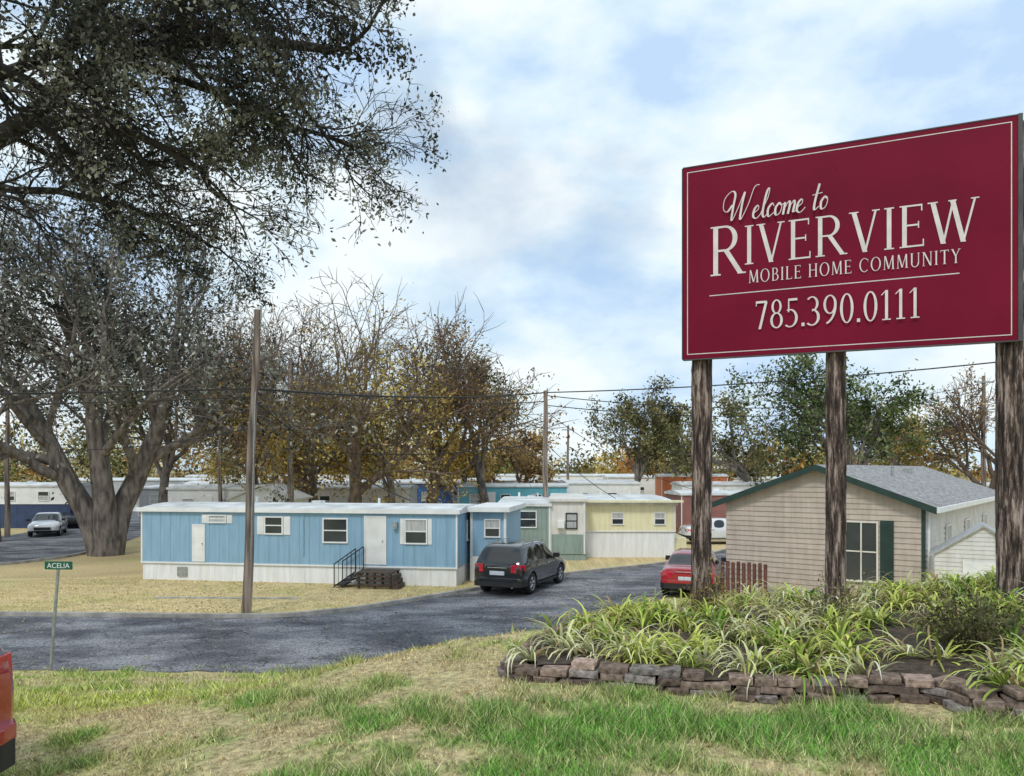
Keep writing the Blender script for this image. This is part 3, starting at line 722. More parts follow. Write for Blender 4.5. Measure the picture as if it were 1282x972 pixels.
tr = MB(); gl = MB(); window(tr, gl, 4.35, .98, .75, 2.62, -.034, 0, False); tr.box(4.33, 4.37, -.08, -.036, .8, 2.57)
tr.obj('window_frame', [MT['cream']], ht); gl.obj('window_glass', [MT['glass'], MT['curtain']], ht)
mb = MB()
for c in (3.62, 5.08):
    mb.box(c - .19, c + .19, -.065, -.034, .7, 2.66)
    for q in range(26): mb.box(c - .15, c + .15, -.077, -.066, .78 + q * .07, .82 + q * .07)
mb.obj('shutters', [MT['dkgreen']], ht)
e2 = empty('side_windows', (w, 0, 0), math.pi / 2); e2.parent = ht
tr = MB(); gl = MB()
for q in (3.6, 7.5, 12): window(tr, gl, q, .9, 1.3, 2.4, -.034)
tr.obj('side_window_frames', [MT['white']], e2); gl.obj('side_glass', [MT['glass'], MT['curtain']], e2)
mb = MB(); mb.cyl((w * .68, 5, 3.9), (w * .68, 5, 4.3), .06); mb.box(w * .6, w * .6 + .3, 9, 9.3, 4.0, 4.25); mb.obj('roof_vents', [MT['galv']], ht)

# garden shed
sh = empty('garden_shed', (11.95, 22.6, 0), -.50)
mb = MB(); w2, l2, e2z, a2z = 2.4, 1.4, 1.82, 2.62
mb.add([(0, 0, 0), (w2, 0, 0), (w2, 0, e2z), (w2 / 2, 0, a2z), (0, 0, e2z), (0, l2, 0), (w2, l2, 0), (w2, l2, e2z), (w2 / 2, l2, a2z), (0, l2, e2z)],
       [(0, 1, 2, 3, 4), (9, 8, 7, 6, 5), (1, 6, 7, 2), (5, 0, 4, 9)])
z = .05
while z < a2z - .1:
    z1 = z + .12; s2 = (a2z - e2z) / (w2 / 2); a0 = 0 if z < e2z else (z - e2z) / s2; a1 = 0 if z1 < e2z else (z1 - e2z) / s2
    mb.add([(a0, -.018, z), (w2 - a0, -.018, z), (w2 - a1, -.003, z1), (a1, -.003, z1)], [(0, 1, 2, 3)])
    if z1 < e2z: mb.add([(-.018, l2, z), (-.018, 0, z), (-.003, 0, z1), (-.003, l2, z1)], [(0, 1, 2, 3)])
    z = z1
mb.obj('shed_walls', [MT['palesiding']], sh)
mb = MB(); o = .12
for sgn in (0, 1):
    xa = -o if sgn == 0 else w2 + o; za = e2z - o * .66
    mb.add([(xa, -.1, za), (w2 / 2, -.1, a2z), (w2 / 2, l2 + .1, a2z), (xa, l2 + .1, za), (xa, -.1, za + .06), (w2 / 2, -.1, a2z + .06), (w2 / 2, l2 + .1, a2z + .06), (xa, l2 + .1, za + .06)],
           [(0, 1, 2, 3), (4, 5, 6, 7), (0, 1, 5, 4), (2, 3, 7, 6), (3, 0, 4, 7)])
mb.obj('shed_roof', [MT['grey']], sh)
mb = MB(); mb.box(.75, 1.75, -.035, -.02, .1, 1.65); mb.box(.7, .75, -.045, -.02, .1, 1.7); mb.box(1.75, 1.8, -.045, -.02, .1, 1.7); mb.box(1.24, 1.26, -.045, -.036, .1, 1.65); mb.obj('shed_door', [MT['white']], sh)
mb = MB()
for i in range(9):
    p = Vector((6.75, 25.6, 0)) + Vector((.14 * i, -.10 * i, 0)); mb.cyl(p, p + Vector((0, 0, 1.25 + .03 * (i % 2))), .055, n=6)
mb.obj('picket_fence', [MT['fence']])

# ------------------------------------------------------------------ SIGN
U = Vector((.906, -.4235, 0)).normalized()
S0 = Vector((2.16, 10.1, 5.59)); SW, SH = 3.61, 2.41
sign = empty('welcome_sign', S0); sign.rotation_euler = (0, 0, math.atan2(U.y, U.x))
mb = MB()
mb.box(0, SW, 0, .05, 0, SH)
mb.obj('panel', [MT['maroon']], sign, .003)
mb = MB(); mb.box(-.012, -.001, -.006, .056, 0, SH); mb.box(SW + .001, SW + .045, -.004, .056, -.01, SH + .02); mb.box(0, SW, -.006, .056, SH + .001, SH + .014); mb.box(0, SW, -.006, .056, -.014, -.001)
mb.obj('panel_edging', [MT['signedge']], sign)
mb = MB()
for zz in (.25, 1.2, 2.1): mb.box(.02, SW - .02, .052, .09, zz, zz + .09)
mb.obj('back_rails', [MT['post']], sign)
mb = MB()
for xx in (.19, 1.79, 3.45):
    for zz in (.29, 1.24, 2.14): mb.cyl((xx, -.0, zz), (xx, -.0025, zz), .011, n=8)
mb.obj('panel_bolts', [MT['maroon']], sign)
lt = MB(); ly = [-.003]
def lay(): ly[0] -= .00006; return ly[0]
def q2(pts): y = lay(); lt.add([(p[0], y, p[1]) for p in pts], [tuple(range(len(pts)))])
def rect(x0, x1, z0, z1): q2([(x0, z0), (x1, z0), (x1, z1), (x0, z1)])
bi, bw = .055, .010
rect(bi, SW - bi, bi, bi + bw); rect(bi, SW - bi, SH - bi - bw, SH - bi); rect(bi, bi + bw, bi + bw, SH - bi - bw); rect(SW - bi - bw, SW - bi, bi + bw, SH - bi - bw)
rect(.335, 3.06, .768, .779)
T, th_ = .118, .042
SER = .085
def glyph(c):
    st = []
    def stem(x0, y0, x1, y1, w=T): st.append([(x0 - w / 2, y0), (x0 + w / 2, y0), (x1 + w / 2, y1), (x1 - w / 2, y1)])
    def bar(x0, x1, y, t=th_): st.append([(x0, y - t / 2), (x1, y - t / 2), (x1, y + t / 2), (x0, y + t / 2)])
    def ser(x, y, s=SER + .04, t=.03): yy = y if y < .5 else y - t; st.append([(x - s, yy), (x + s, yy), (x + s, yy + t), (x - s, yy + t)])
    def arc(cx, cy, a, b, t0, t1, tk=T, tn=th_):
        n = max(6, int(abs(t1 - t0) / 12))
        for i in range(n):
            r0 = math.radians(t0 + (t1 - t0) * i / n); r1 = math.radians(t0 + (t1 - t0) * (i + 1) / n)
            f = lambda r, A_, B_: (cx + A_ * math.cos(r), cy + B_ * math.sin(r))
            st.append([f(r0, a, b), f(r1, a, b), f(r1, a - tk, b - tn), f(r0, a - tk, b - tn)])
    def vser(x, y0, y1, t=.03): st.append([(x - t / 2, y0), (x + t / 2, y0), (x + t / 2, y1), (x - t / 2, y1)])
    w = .8
    if c == 'I': stem(.17, 0, .17, 1); ser(.17, 0); ser(.17, 1); w = .34
    elif c == 'R':
        stem(.17, 0, .17, 1); ser(.17, 0); ser(.17, 1); bar(.17, .4, 1 - th_ / 2); bar(.17, .4, .5); arc(.4, .7375, .3, .2625, -90, 90)
        stem(.78, 0, .42, .5, .13); ser(.8, 0, .1); w = .9
    elif c == 'V': stem(.42, 0, .12, 1, .125); stem(.42, 0, .70, 1, .055); ser(.12, 1); ser(.70, 1, .1); w = .82
    elif c == 'E':
        stem(.17, 0, .17, 1); ser(.17, 0); ser(.17, 1); bar(.17, .6, 1 - th_ / 2); bar(.17, .52, .52); bar(.17, .64, th_ / 2)
        vser(.6, .84, 1); vser(.52, .44, .6); vser(.64, 0, .17); w = .70
    elif c == 'W':
        stem(.38, 0, .12, 1, .125); stem(.38, 0, .62, 1, .055); stem(.86, 0, .60, 1, .125); stem(.86, 0, 1.14, 1, .055); ser(.12, 1); ser(.6, 1, .1); ser(1.14, 1, .1); w = 1.24
    elif c == 'M': stem(.14, 0, .17, 1, .06); stem(.5, .05, .2, 1, .12); stem(.5, .05, .82, 1, .06); stem(.86, 0, .83, 1, .12); ser(.14, 0, .1); ser(.86, 0); w = 1.0
    elif c == 'O': arc(.47, .5, .43, .52, 0, 360); w = .94
    elif c == 'B': stem(.17, 0, .17, 1); ser(.17, 0, .1); ser(.17, 1, .1); bar(.17, .36, 1 - th_ / 2); bar(.17, .38, .52); bar(.17, .4, th_ / 2); arc(.36, .755, .26, .245, -90, 90); arc(.38, .27, .31, .27, -90, 90); w = .74
    elif c == 'L': stem(.17, 0, .17, 1); ser(.17, 0); ser(.17, 1); bar(.17, .6, th_ / 2); vser(.6, 0, .18); w = .66
    elif c == 'H': stem(.17, 0, .17, 1); stem(.72, 0, .72, 1); bar(.17, .72, .52); [ser(a, b) for a in (.17, .72) for b in (0, 1)]; w = .89
    elif c == 'C': arc(.48, .5, .43, .52, 48, 312); vser(.78, .72, .92); w = .86
    elif c == 'U': stem(.17, .3, .17, 1); arc(.43, .3, .325, .32, 180, 360, .1); stem(.72, .3, .72, 1, .07); ser(.17, 1); ser(.72, 1, .1); w = .86
    elif c == 'N': stem(.15, 0, .15, 1, .06); stem(.72, 0, .17, 1, .13); stem(.74, 0, .74, 1, .06); ser(.15, 0, .1); ser(.12, 1, .08); ser(.74, 1, .1); w = .88
    elif c == 'T': stem(.37, 0, .37, 1); ser(.37, 0); bar(.04, .7, 1 - th_ / 2); vser(.05, .84, 1); vser(.69, .84, 1); w = .74
    elif c == 'Y': stem(.4, .48, .12, 1, .125); stem(.4, .48, .68, 1, .06); stem(.4, 0, .4, .5); ser(.4, 0); ser(.12, 1, .1); ser(.68, 1, .1); w = .78
    elif c == '7': bar(.04, .5, .96, .08); stem(.2, 0, .47, .95, .11); vser(.055, .82, 1); w = .55
    elif c == '8': arc(.29, .755, .21, .255, 0, 360, .09); arc(.29, .27, .26, .28, 0, 360, .105); w = .58
    elif c == '5': bar(.13, .5, .96, .08); stem(.15, .52, .15, .96, .05); arc(.2, .31, .32, .32, -130, 115, .11); w = .57
    elif c == '3': arc(.2, .75, .26, .26, -90, 140, .10); arc(.2, .28, .31, .29, -135, 90, .11); w = .57
    elif c == '9': arc(.28, .68, .26, .33, 0, 360, .10); arc(.05, .66, .49, .67, -78, 0, .10, .06); w = .58
    elif c == '0': arc(.29, .5, .26, .51, 0, 360, .105); w = .58
    elif c == '1': stem(.25, 0, .25, 1, .11); stem(.06, .84, .22, .98, .05); ser(.25, 0, .16, .04); w = .46
    elif c == '.': stem(.1, 0, .1, .12, .12); w = .2
    elif c == ' ': w = .36
    return st, w
def serif(txt, x0, x1, z0, h, gap=.06, wide=None):
    tot = sum(glyph(c)[1] for c in txt) + gap * (len(txt) - 1); sx = (x1 - x0) / tot; x = x0
    for c in txt:
        st, w_ = glyph(c)
        for poly in st: q2([(x + p[0] * sx, z0 + p[1] * h) for p in poly])
        x += (w_ + gap) * sx
zb = S0.z
serif('R', .325, .775, 6.605 - zb, .61)
serif('IVERVIEW', .745, 3.25, 6.705 - zb, .475, .05)
serif('MOBILE HOME COMMUNITY', .805, 3.07, 6.475 - zb, .155, .12)
serif('785.390.0111', .885, 2.68, 5.90 - zb, .34, .06)
def ribbon(pts, w0=.03, w1=.075):
    P = [Vector(p).to_3d() for p in pts]; out = []
    for i in range(len(P) - 1):
        p0 = P[max(i - 1, 0)]; p1 = P[i]; p2 = P[i + 1]; p3 = P[min(i + 2, len(P) - 1)]
        for k in range(7):
            s_ = k / 7; out.append(.5 * ((2 * p1) + (p2 - p0) * s_ + (2 * p0 - 5 * p1 + 4 * p2 - p3) * s_ * s_ + (3 * p1 - p0 - 3 * p2 + p3) * s_ ** 3))
    out.append(P[-1])
    ox, oz, sx, sz = .575, 7.245 - zb, .287, .36
    pp = [Vector((ox + (p.x + .18 * p.y) * sx, oz + p.y * sz)) for p in out]
    L_ = []; Rr = []
    for i, p in enumerate(pp):
        d = (pp[min(i + 1, len(pp) - 1)] - pp[max(i - 1, 0)]); d = d.normalized() if d.length > 0 else Vector((1, 0))
        down = max(0, -d.y); w_ = (.009 + .016 * down) / 2
        n_ = Vector((-d.y, d.x)) * w_; L_.append(p + n_); Rr.append(p - n_)
    for i in range(len(pp) - 1): q2([L_[i], L_[i + 1], Rr[i + 1], Rr[i]])
O1 = [(2.0, .42), (1.88, .25), (1.93, .02), (2.08, .08), (2.12, .3), (2.0, .42), (2.1, .34), (2.24, .38)]
E1 = [(.98, .16), (1.17, .3), (1.14, .43), (1.02, .32), (1.0, .08), (1.15, 0), (1.32, .15)]
ribbon([(.05, .55), (-.12, .35), (-.3, .45), (-.3, .8), (-.05, 1.02), (.12, .9), (.1, .45), (.12, .02), (.32, .45), (.5, .95), (.46, .5), (.48, .02), (.72, .5), (.88, 1.05), (1.08, 1.12)])
ribbon(E1); ribbon([(1.3, .15), (1.5, .65), (1.52, .95), (1.42, .8), (1.37, .2), (1.45, 0), (1.58, .12)])
ribbon([(1.8, .33), (1.72, .43), (1.58, .25), (1.64, .0), (1.84, .12)]); ribbon(O1)
ribbon([(2.24, .4), (2.22, 0)]); ribbon([(2.23, .18), (2.38, .42), (2.44, .3), (2.41, 0)]); ribbon([(2.42, .18), (2.57, .42), (2.63, .3), (2.61, .05), (2.74, .1)])
ribbon([(a + 1.75, b) for a, b in E1])
ribbon([(3.5, .85), (3.42, .3), (3.44, .02), (3.6, .12)]); ribbon([(3.28, .5), (3.66, .55)]); ribbon([(a + 1.78, b) for a, b in O1[:7]])
lt.obj('lettering', [MT['letter']], sign)
def rough_post(p, z0, z1, r, seed):
    rr = np.random.default_rng(seed); n = 26; m = 110; V = []
    ph = rr.random(6) * 6.28
    for i in range(m):
        z = z0 + (z1 - z0) * i / (m - 1)
        for j in range(n):
            a = 2 * math.pi * j / n
            k = 1 + .05 * math.sin(3 * a + ph[0] + z * .6) + .05 * math.sin(5 * a + ph[1] - z * .3) + .035 * math.sin(9 * a + ph[4] + z * .2) + .03 * math.sin(z * 3 + ph[2] + a) + .03 * math.sin(z * 7 + ph[3]) * math.sin(a * 2) + rr.normal(0, .018)
            V.append((p[0] + r * k * math.cos(a), p[1] + r * k * math.sin(a), z))
    idx = np.arange(n * m).reshape(m, n); F = np.stack([idx[:-1], np.roll(idx[:-1], -1, 1), np.roll(idx[1:], -1, 1), idx[1:]], -1).reshape(-1, 4)
    top = len(V); V.append((p[0], p[1], z1 + .01))
    mbp = MB(); mbp.v = V; mbp.f = [tuple(int(q) for q in f) for f in F] + [(int(idx[-1, j]), int(idx[-1, (j + 1) % n]), top) for j in range(n)]; mbp.m = [0] * len(mbp.f)
    return mbp
for i, (u, r) in enumerate(((.19, .125), (1.79, .112), (3.57, .135))):
    dd = .095 + r
    rough_post((u, dd), 2.2 - zb, SH - .06 if i < 2 else SH + .0, r, i + 3).obj('post', [MT['post']], sign, smooth=True)

# ------------------------------------------------------------------ planting bed
wall_line = [(1.5, 10.9), (.75, 9.4), (.25, 8.2), (-.02, 7.25), (.35, 6.98), (1.2, 6.72), (2.2, 6.42), (3.05, 6.2), (3.32, 6.06), (3.42, 5.72), (4.2, 5.5), (5.2, 5.3), (6.6, 5.3)]
bedpoly = wall_line + [(7.5, 7), (7, 9.5), (5, 10.6), (3, 11.3)]
def inbed(x, y, m=0.12):
    c = False; n = len(bedpoly)
    for i in range(n):
        x1, y1 = bedpoly[i]; x2, y2 = bedpoly[(i + 1) % n]
        if (y1 > y) != (y2 > y) and x < (x2 - x1) * (y - y1) / (y2 - y1) + x1: c = not c
    if not c: return False
    for i in range(len(wall_line) - 1):
        a = Vector(wall_line[i]); b = Vector(wall_line[i + 1]); p = Vector((x, y)); t_ = max(0, min(1, (p - a).dot(b - a) / (b - a).length_squared))
        if (a + (b - a) * t_ - p).length < m: return False
    return True
V = []; F = []; Cc = []
def addblock(c, ang, l, d, h, tone):
    n = len(V); ca, sa = math.cos(ang), math.sin(ang)
    tilt = rng.normal(0, .035)
    for sx, sy, sz in [(-1, -1, -1), (1, -1, -1), (1, 1, -1), (-1, 1, -1), (-1, -1, 1), (1, -1, 1), (1, 1, 1), (-1, 1, 1)]:
        jx, jy, jz = rng.normal(0, .006, 3)
        lx = sx * (l / 2) + jx; lyy = sy * (d / 2) + jy; lz = sz * (h / 2) + jz * .6 + lx * tilt
        V.append((c[0] + lx * ca - lyy * sa, c[1] + lx * sa + lyy * ca, c[2] + lz)); Cc.append(tone)
    F.extend([[n + i for i in f] for f in [(0, 3, 2, 1), (4, 5, 6, 7), (0, 1, 5, 4), (1, 2, 6, 5), (2, 3, 7, 6), (3, 0, 4, 7)]])
sl_ = smoothline(wall_line, 10)
cum = [0]
for i in range(1, len(sl_)): cum.append(cum[-1] + math.dist(sl_[i], sl_[i - 1]))
def along(s_):
    x = np.interp(s_, cum, [p[0] for p in sl_]); y = np.interp(s_, cum, [p[1] for p in sl_]); return float(x), float(y)
for course in range(3):
    s_ = .12 * (course % 2)
    while s_ < cum[-1] - .3:
        l = rng.uniform(.18, .27); x, y = along(s_ + l / 2); x2, y2 = along(s_ + l); x1, y1 = along(s_)
        an = math.atan2(y2 - y1, x2 - x1)
        if not (course == 2 and (rng.random() < .22 or x < .6)):
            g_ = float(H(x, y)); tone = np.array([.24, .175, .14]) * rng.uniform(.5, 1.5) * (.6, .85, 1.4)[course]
            if rng.random() < .2: tone = np.array([.24, .21, .19]) * rng.uniform(.7, 1.2)
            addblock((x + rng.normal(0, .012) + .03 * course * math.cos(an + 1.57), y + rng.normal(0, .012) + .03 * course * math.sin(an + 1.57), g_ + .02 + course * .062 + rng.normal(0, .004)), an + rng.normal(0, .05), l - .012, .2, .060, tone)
        s_ += l
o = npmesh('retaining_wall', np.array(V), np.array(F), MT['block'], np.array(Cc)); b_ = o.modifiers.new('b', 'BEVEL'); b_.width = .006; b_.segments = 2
mb = MB(); step = .16; xsb = np.arange(-.1, 7.5, step); ysb = np.arange(5.3, 11.4, step)
for x in xsb:
    for y in ysb:
        if inbed(x + step / 2, y + step / 2, .05):
            q = [(x, y), (x + step, y), (x + step, y + step), (x, y + step)]
            mb.add([(a, b, float(H(a, b)) + .095 + .05 * float(vn(a, b, 3))) for a, b in q], [(0, 1, 2, 3)])
mb.obj('planting_bed_soil', [MT['soil']])
V = []; F = []; Cl = []
def strap(p, az, L, lean, wd, col, droop):
    n = len(V); m = 7; pos = Vector(p); el = lean
    side = Vector((-math.sin(az), math.cos(az), 0)); az2 = az + rng.normal(0, .6)
    for i in range(m + 1):
        t_ = i / m; w_ = wd * (1 - t_ ** 2.2) * .5 + .001
        V.append(tuple(pos - side * w_)); V.append(tuple(pos + side * w_))
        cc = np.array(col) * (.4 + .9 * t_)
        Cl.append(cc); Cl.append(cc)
        aa = az + (az2 - az) * t_; dxy = Vector((math.cos(aa), math.sin(aa), 0))
        pos = pos + (dxy * math.cos(el) + Vector((0, 0, 1)) * math.sin(el)) * L / m
        el -= droop / m * (0.6 + t_ * 1.4)
    for i in range(m): F.append((n + 2 * i, n + 2 * i + 1, n + 2 * i + 3, n + 2 * i + 2))
cnt = 0; tries = 0
while cnt < 230 and tries < 6000:
    tries += 1
    x = rng.uniform(0, 6.2); y = rng.uniform(5.5, 10.9)
    if not inbed(x, y, .14): continue
    if (x - 3.95) ** 2 + ((y - 6.9)) ** 2 < .16: continue
    if rng.random() > (.1 + 1.35 * vn(x, y, 1.8, 12)): continue
    cnt += 1
    z = float(H(x, y)) + .10
    tone = [(.70, .76, .20), (.50, .64, .13), (.88, .88, .48), (.26, .42, .08), (.74, .70, .40)][rng.choice(5, p=[.36, .2, .28, .09, .07])]
    for k in range(int(rng.integers(20, 36))):
        r = rng.uniform(0, .07); a = rng.uniform(0, 6.283)
        c_ = np.array(tone) * rng.uniform(.5, 1.4)
        if rng.random() < .12: c_ = np.array([.5, .38, .2])
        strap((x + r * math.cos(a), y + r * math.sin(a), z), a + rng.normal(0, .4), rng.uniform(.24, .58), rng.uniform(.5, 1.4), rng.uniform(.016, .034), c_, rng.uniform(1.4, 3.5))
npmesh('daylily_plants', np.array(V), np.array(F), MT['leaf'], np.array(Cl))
def shrub(name, x, y, h, r, n, pal, ls):
    t = Tree(); z = float(H(x, y)) + .08; tips = []
    for i in range(n):
        a = rng.uniform(0, 6.28); q = rng.uniform(0, 1) ** .6
        d = np.array([math.cos(a) * q * r / h, math.sin(a) * q * r / h, 1.]); p = np.array([x + .06 * math.cos(a), y + .06 * math.sin(a), z]); pts = [p]
        Lh_ = h * rng.uniform(.5, 1.3)
        for k in range(6):
            d = d + rng.normal(0, .14, 3); p = p + d / np.linalg.norm(d) * Lh_ / 6; pts.append(p)
        t.tube(pts, np.linspace(.005, .002, 7), 3); tips += pts[1:]
    lv = leaves(tips, 6, .045, ls, pal, 1, 0, 3)
    finish_tree(name, t, MT['barkbrown'], lv, (x, y, z))
shrub('flowering_shrub', 3.95, 6.9, .46, .46, 60, OLIVE, .019)
shrub('flowering_shrub', 4.35, 7.3, .44, .38, 40, GREEN, .019)
shrub('dried_perennial', 2.35, 9.4, .5, .25, 18, YELOL, .016)
shrub('dried_perennial', 3.5, 8.6, .45, .3, 20, OLIVE, .016)

# ------------------------------------------------------------------ street name sign
x0, y0 = -9.65, 16.7
ss = empty('street_name_sign', (x0, y0, float(H(x0, y0)) - .05), math.radians(-4))
mb = MB(); mb.cyl((0, 0, 0), (.16, .02, 2.2), .032, .032, 8); mb.obj('post', [MT['galv']], ss)
mb = MB(); mb.box(-.12, .48, -.012, .008, 2.16, 2.33); mb.obj('blade', [MT['stgreen']], ss, .004)
cu = bpy.data.curves.new('street_name', 'FONT'); cu.body = 'ACELIA'; cu.size = .15; cu.align_x = 'CENTER'; cu.extrude = .001
to = bpy.data.objects.new('street_name', cu); scene.collection.objects.link(to); to.parent = ss; to.location = (.18, -.0145, 2.193); to.rotation_euler = (math.radians(90), 0, 0); cu.materials.append(MT['white'])

# ------------------------------------------------------------------ utility poles and wires
def upole(x, y, h, r=.13, lean=(0, 0), arm=True, extra=None):
    e = empty('utility_pole', (x, y, 0)); mb = MB()
    n = 10; px = [(lean[0] * i / n + .03 * math.sin(i * .9), lean[1] * i / n, h * i / n - .05) for i in range(n + 1)]
    for i in range(n): mb.cyl(px[i], px[i + 1], r * (1.15 - .4 * i / n), r * (1.15 - .4 * (i + 1) / n), 12, caps=(i == n - 1))
    mb.obj('pole', [MT['pole']], e, smooth=False)
    mb = MB(); t_ = px[-1]
    mb.cyl((t_[0] + .1, t_[1], t_[2] - .3), (t_[0] + .1, t_[1], t_[2] + .12), .035, n=6); mb.cyl((t_[0] - .13, t_[1], t_[2] - 2.3), (t_[0] - .13, t_[1], t_[2] - 2.1), .04, n=6)
    mb.cyl((t_[0] * .3 + r * .6, t_[1] - r * 1.05, 1.6), (t_[0] * .7 + r * .6, t_[1] - r * 1.0, t_[2] - 2.4), .016, n=6)
    if arm: mb.box(t_[0] - .7, t_[0] + .7, t_[1] - .2, t_[1] - .1, t_[2] - .55, t_[2] - .43)
    mb.obj('insulators', [MT['galv']], e)
    return e
upole(-7.74, 22.75 + .5, 8.9, .125, (.32, 0), False)
p2 = upole(-12.2, 44, 10.3, .16, (0, 0), False)
mb = MB(); mb.cyl((-.42, -.25, 7.95), (-.42, -.25, 8.75), .33, n=16); mb.cyl((-.42, -.25, 8.75), (-.42, -.25, 8.85), .33, .22, n=16); mb.cyl((-.5, -.25, 8.85), (-.5, -.25, 9.05), .04, n=6); mb.box(-.42, -.0, -.2, -.1, 8.2, 8.3); mb.obj('transformer', [MT['white']], p2)
upole(1.75, 41, 8.3, .14, (-.05, 0), False)
upole(36.0, 61, 11.4, .17, (0, 0), True)
upole(-31.6, 50, 8.3, .15, (0, 0), False)
upole(-2.3, 72, 9.5, .15, (0, 0), True)
upole(6.3, 90, 9.2, .15, (0, 0), True)
upole(-19, 52, 8, .13, (0, 0), False)
def wire(a, b, sag, r=.012):
    t = Tree(); a = np.array(a, float); b = np.array(b, float); u = np.linspace(0, 1, 26)[:, None]; P_ = a + (b - a) * u; P_[:, 2] -= sag * 4 * (u[:, 0] * (1 - u[:, 0]))
    t.tube(P_, np.full(26, r), 4); return t
Tw = Tree()
def addw(a, b, sag, r=.022):
    w_ = wire(a, b, sag, r); Tw.V.append(w_.V[0]); Tw.F.append(w_.F[0] + Tw.n); Tw.n += len(w_.V[0])
addw((-45, 26, 7.2), (-7.55, 23.2, 6.55), .35, .028); addw((-7.55, 23.2, 6.55), (1.7, 41, 8.15), .25, .032); addw((1.7, 41, 8.15), (36, 28, 10.5), .7, .032)
addw((-45, 26, 6.7), (-7.55, 23.2, 6.3), .4, .018)
addw((-12.2, 44, 8.9), (1.7, 41, 7.7), .5, .026); addw((-7.6, 23.2, 6.3), (-4, 31.2, 3.0), .3)
addw((-12.2, 44, 5.4), (1.7, 41, 5.6), .5, .03); addw((-31.6, 50, 8.0), (-12.2, 44, 8.6), .5, .028); addw((1.7, 41, 8.0), (36, 61, 10.8), 1.2, .03)
addw((1.7, 41, 7.5), (36, 61, 10.3), 1.2, .03); addw((-7.6, 23.2, 6.5), (-12.2, 44, 5.8), .4); addw((-2.3, 72, 9), (6.3, 90, 9), .5, .03); addw((-31.6, 50, 6), (-7.6, 23.2, 5.4), .6, .02)
addw((-12.2, 44, 8.4), (-14.4, 44, 4.0), .1, .02); addw((-12.2, 44, 7.9), (-14.8, 45.5, 3.2), .1, .02); addw((1.7, 41, 5.6), (5, 38.5, 2.8), .2, .02); addw((1.7, 41, 7.2), (12, 50, 2.8), .6, .02)
npmesh('power_lines', np.concatenate(Tw.V), np.concatenate(Tw.F), MT['wire'])

# ------------------------------------------------------------------ vehicles
paints = {
 'black': pmat('black_car_paint', (.013, .014, .018), (.010, .011, .013), 1, .14, coat=1),
 'red': pmat('red_car_paint', (.38, .010, .022), (.32, .008, .018), 1, .22, coat=1),
 'white': pmat('white_car_paint', (.75, .76, .77), (.7, .71, .72), 1, .25, coat=1),
 'charcoal': pmat('charcoal_car_paint', (.03, .035, .05), (.024, .028, .04), 1, .22, coat=1),
}
CG = pmat('car_glass', (.012, .014, .016), (.01, .011, .012), 1, .05, spec=.9)
SUV = dict(W=.93, st=[
 (.03, .40, .42, 1.04, .64, 1.56, 1.58, .90), (.10, .50, .36, 1.05, .68, 1.62, 1.65, .97), (.42, .85, .30, 1.05, .70, 1.64, 1.69, 1.0), (1.12, 1.22, .27, 1.04, .70, 1.66, 1.71, 1.0),
 (1.24, 1.32, .27, 1.03, .70, 1.66, 1.71, 1.0), (2.12, 2.12, .27, 1.01, .70, 1.65, 1.70, 1.0), (2.22, 2.20, .27, 1.01, .70, 1.65, 1.70, 1.0), (3.15, 2.70, .27, .99, .66, 1.58, 1.63, 1.0),
 (3.55, 3.50, .28, .98, .70, 1.05, 1.10, 1.0), (4.2, 4.2, .30, .90, .68, .97, 1.02, .99), (4.55, 4.55, .34, .80, .62, .87, .90, .93), (4.70, 4.68, .40, .62, .55, .70, .72, .82)],
 side=[0, 0, 1, 0, 1, 0, 1, 1, 0, 0, 0], top=[0, 0, 0, 0, 0, 0, 0, 1, 0, 0, 0], wheels=(.92, 3.75), wr=.36, rearglass=True)
SED = dict(W=.90, st=[
 (.03, .05, .38, .80, .68, .93, .95, .90), (.12, .15, .32, .88, .70, .98, 1.0, .97), (.55, .60, .27, .90, .70, 1.0, 1.03, 1.0), (.80, 1.15, .25, .90, .60, 1.32, 1.36, 1.0),
 (1.35, 1.5, .25, .90, .62, 1.39, 1.43, 1.0), (1.45, 1.6, .25, .90, .62, 1.39, 1.43, 1.0), (2.2, 2.2, .25, .89, .62, 1.40, 1.44, 1.0), (2.3, 2.28, .25, .89, .62, 1.40, 1.44, 1.0), (3.0, 2.6, .25, .88, .60, 1.35, 1.39, 1.0),
 (3.4, 3.35, .26, .86, .66, .93, .97, 1.0), (4.1, 4.1, .28, .78, .62, .84, .88, .98), (4.45, 4.43, .34, .66, .55, .72, .74, .86)],
 side=[0, 0, 0, 1, 0, 1, 0, 1, 1, 0, 0], top=[0, 0, 1, 0, 0, 0, 0, 0, 1, 0, 0], wheels=(.85, 3.5), wr=.32, rearglass=False)
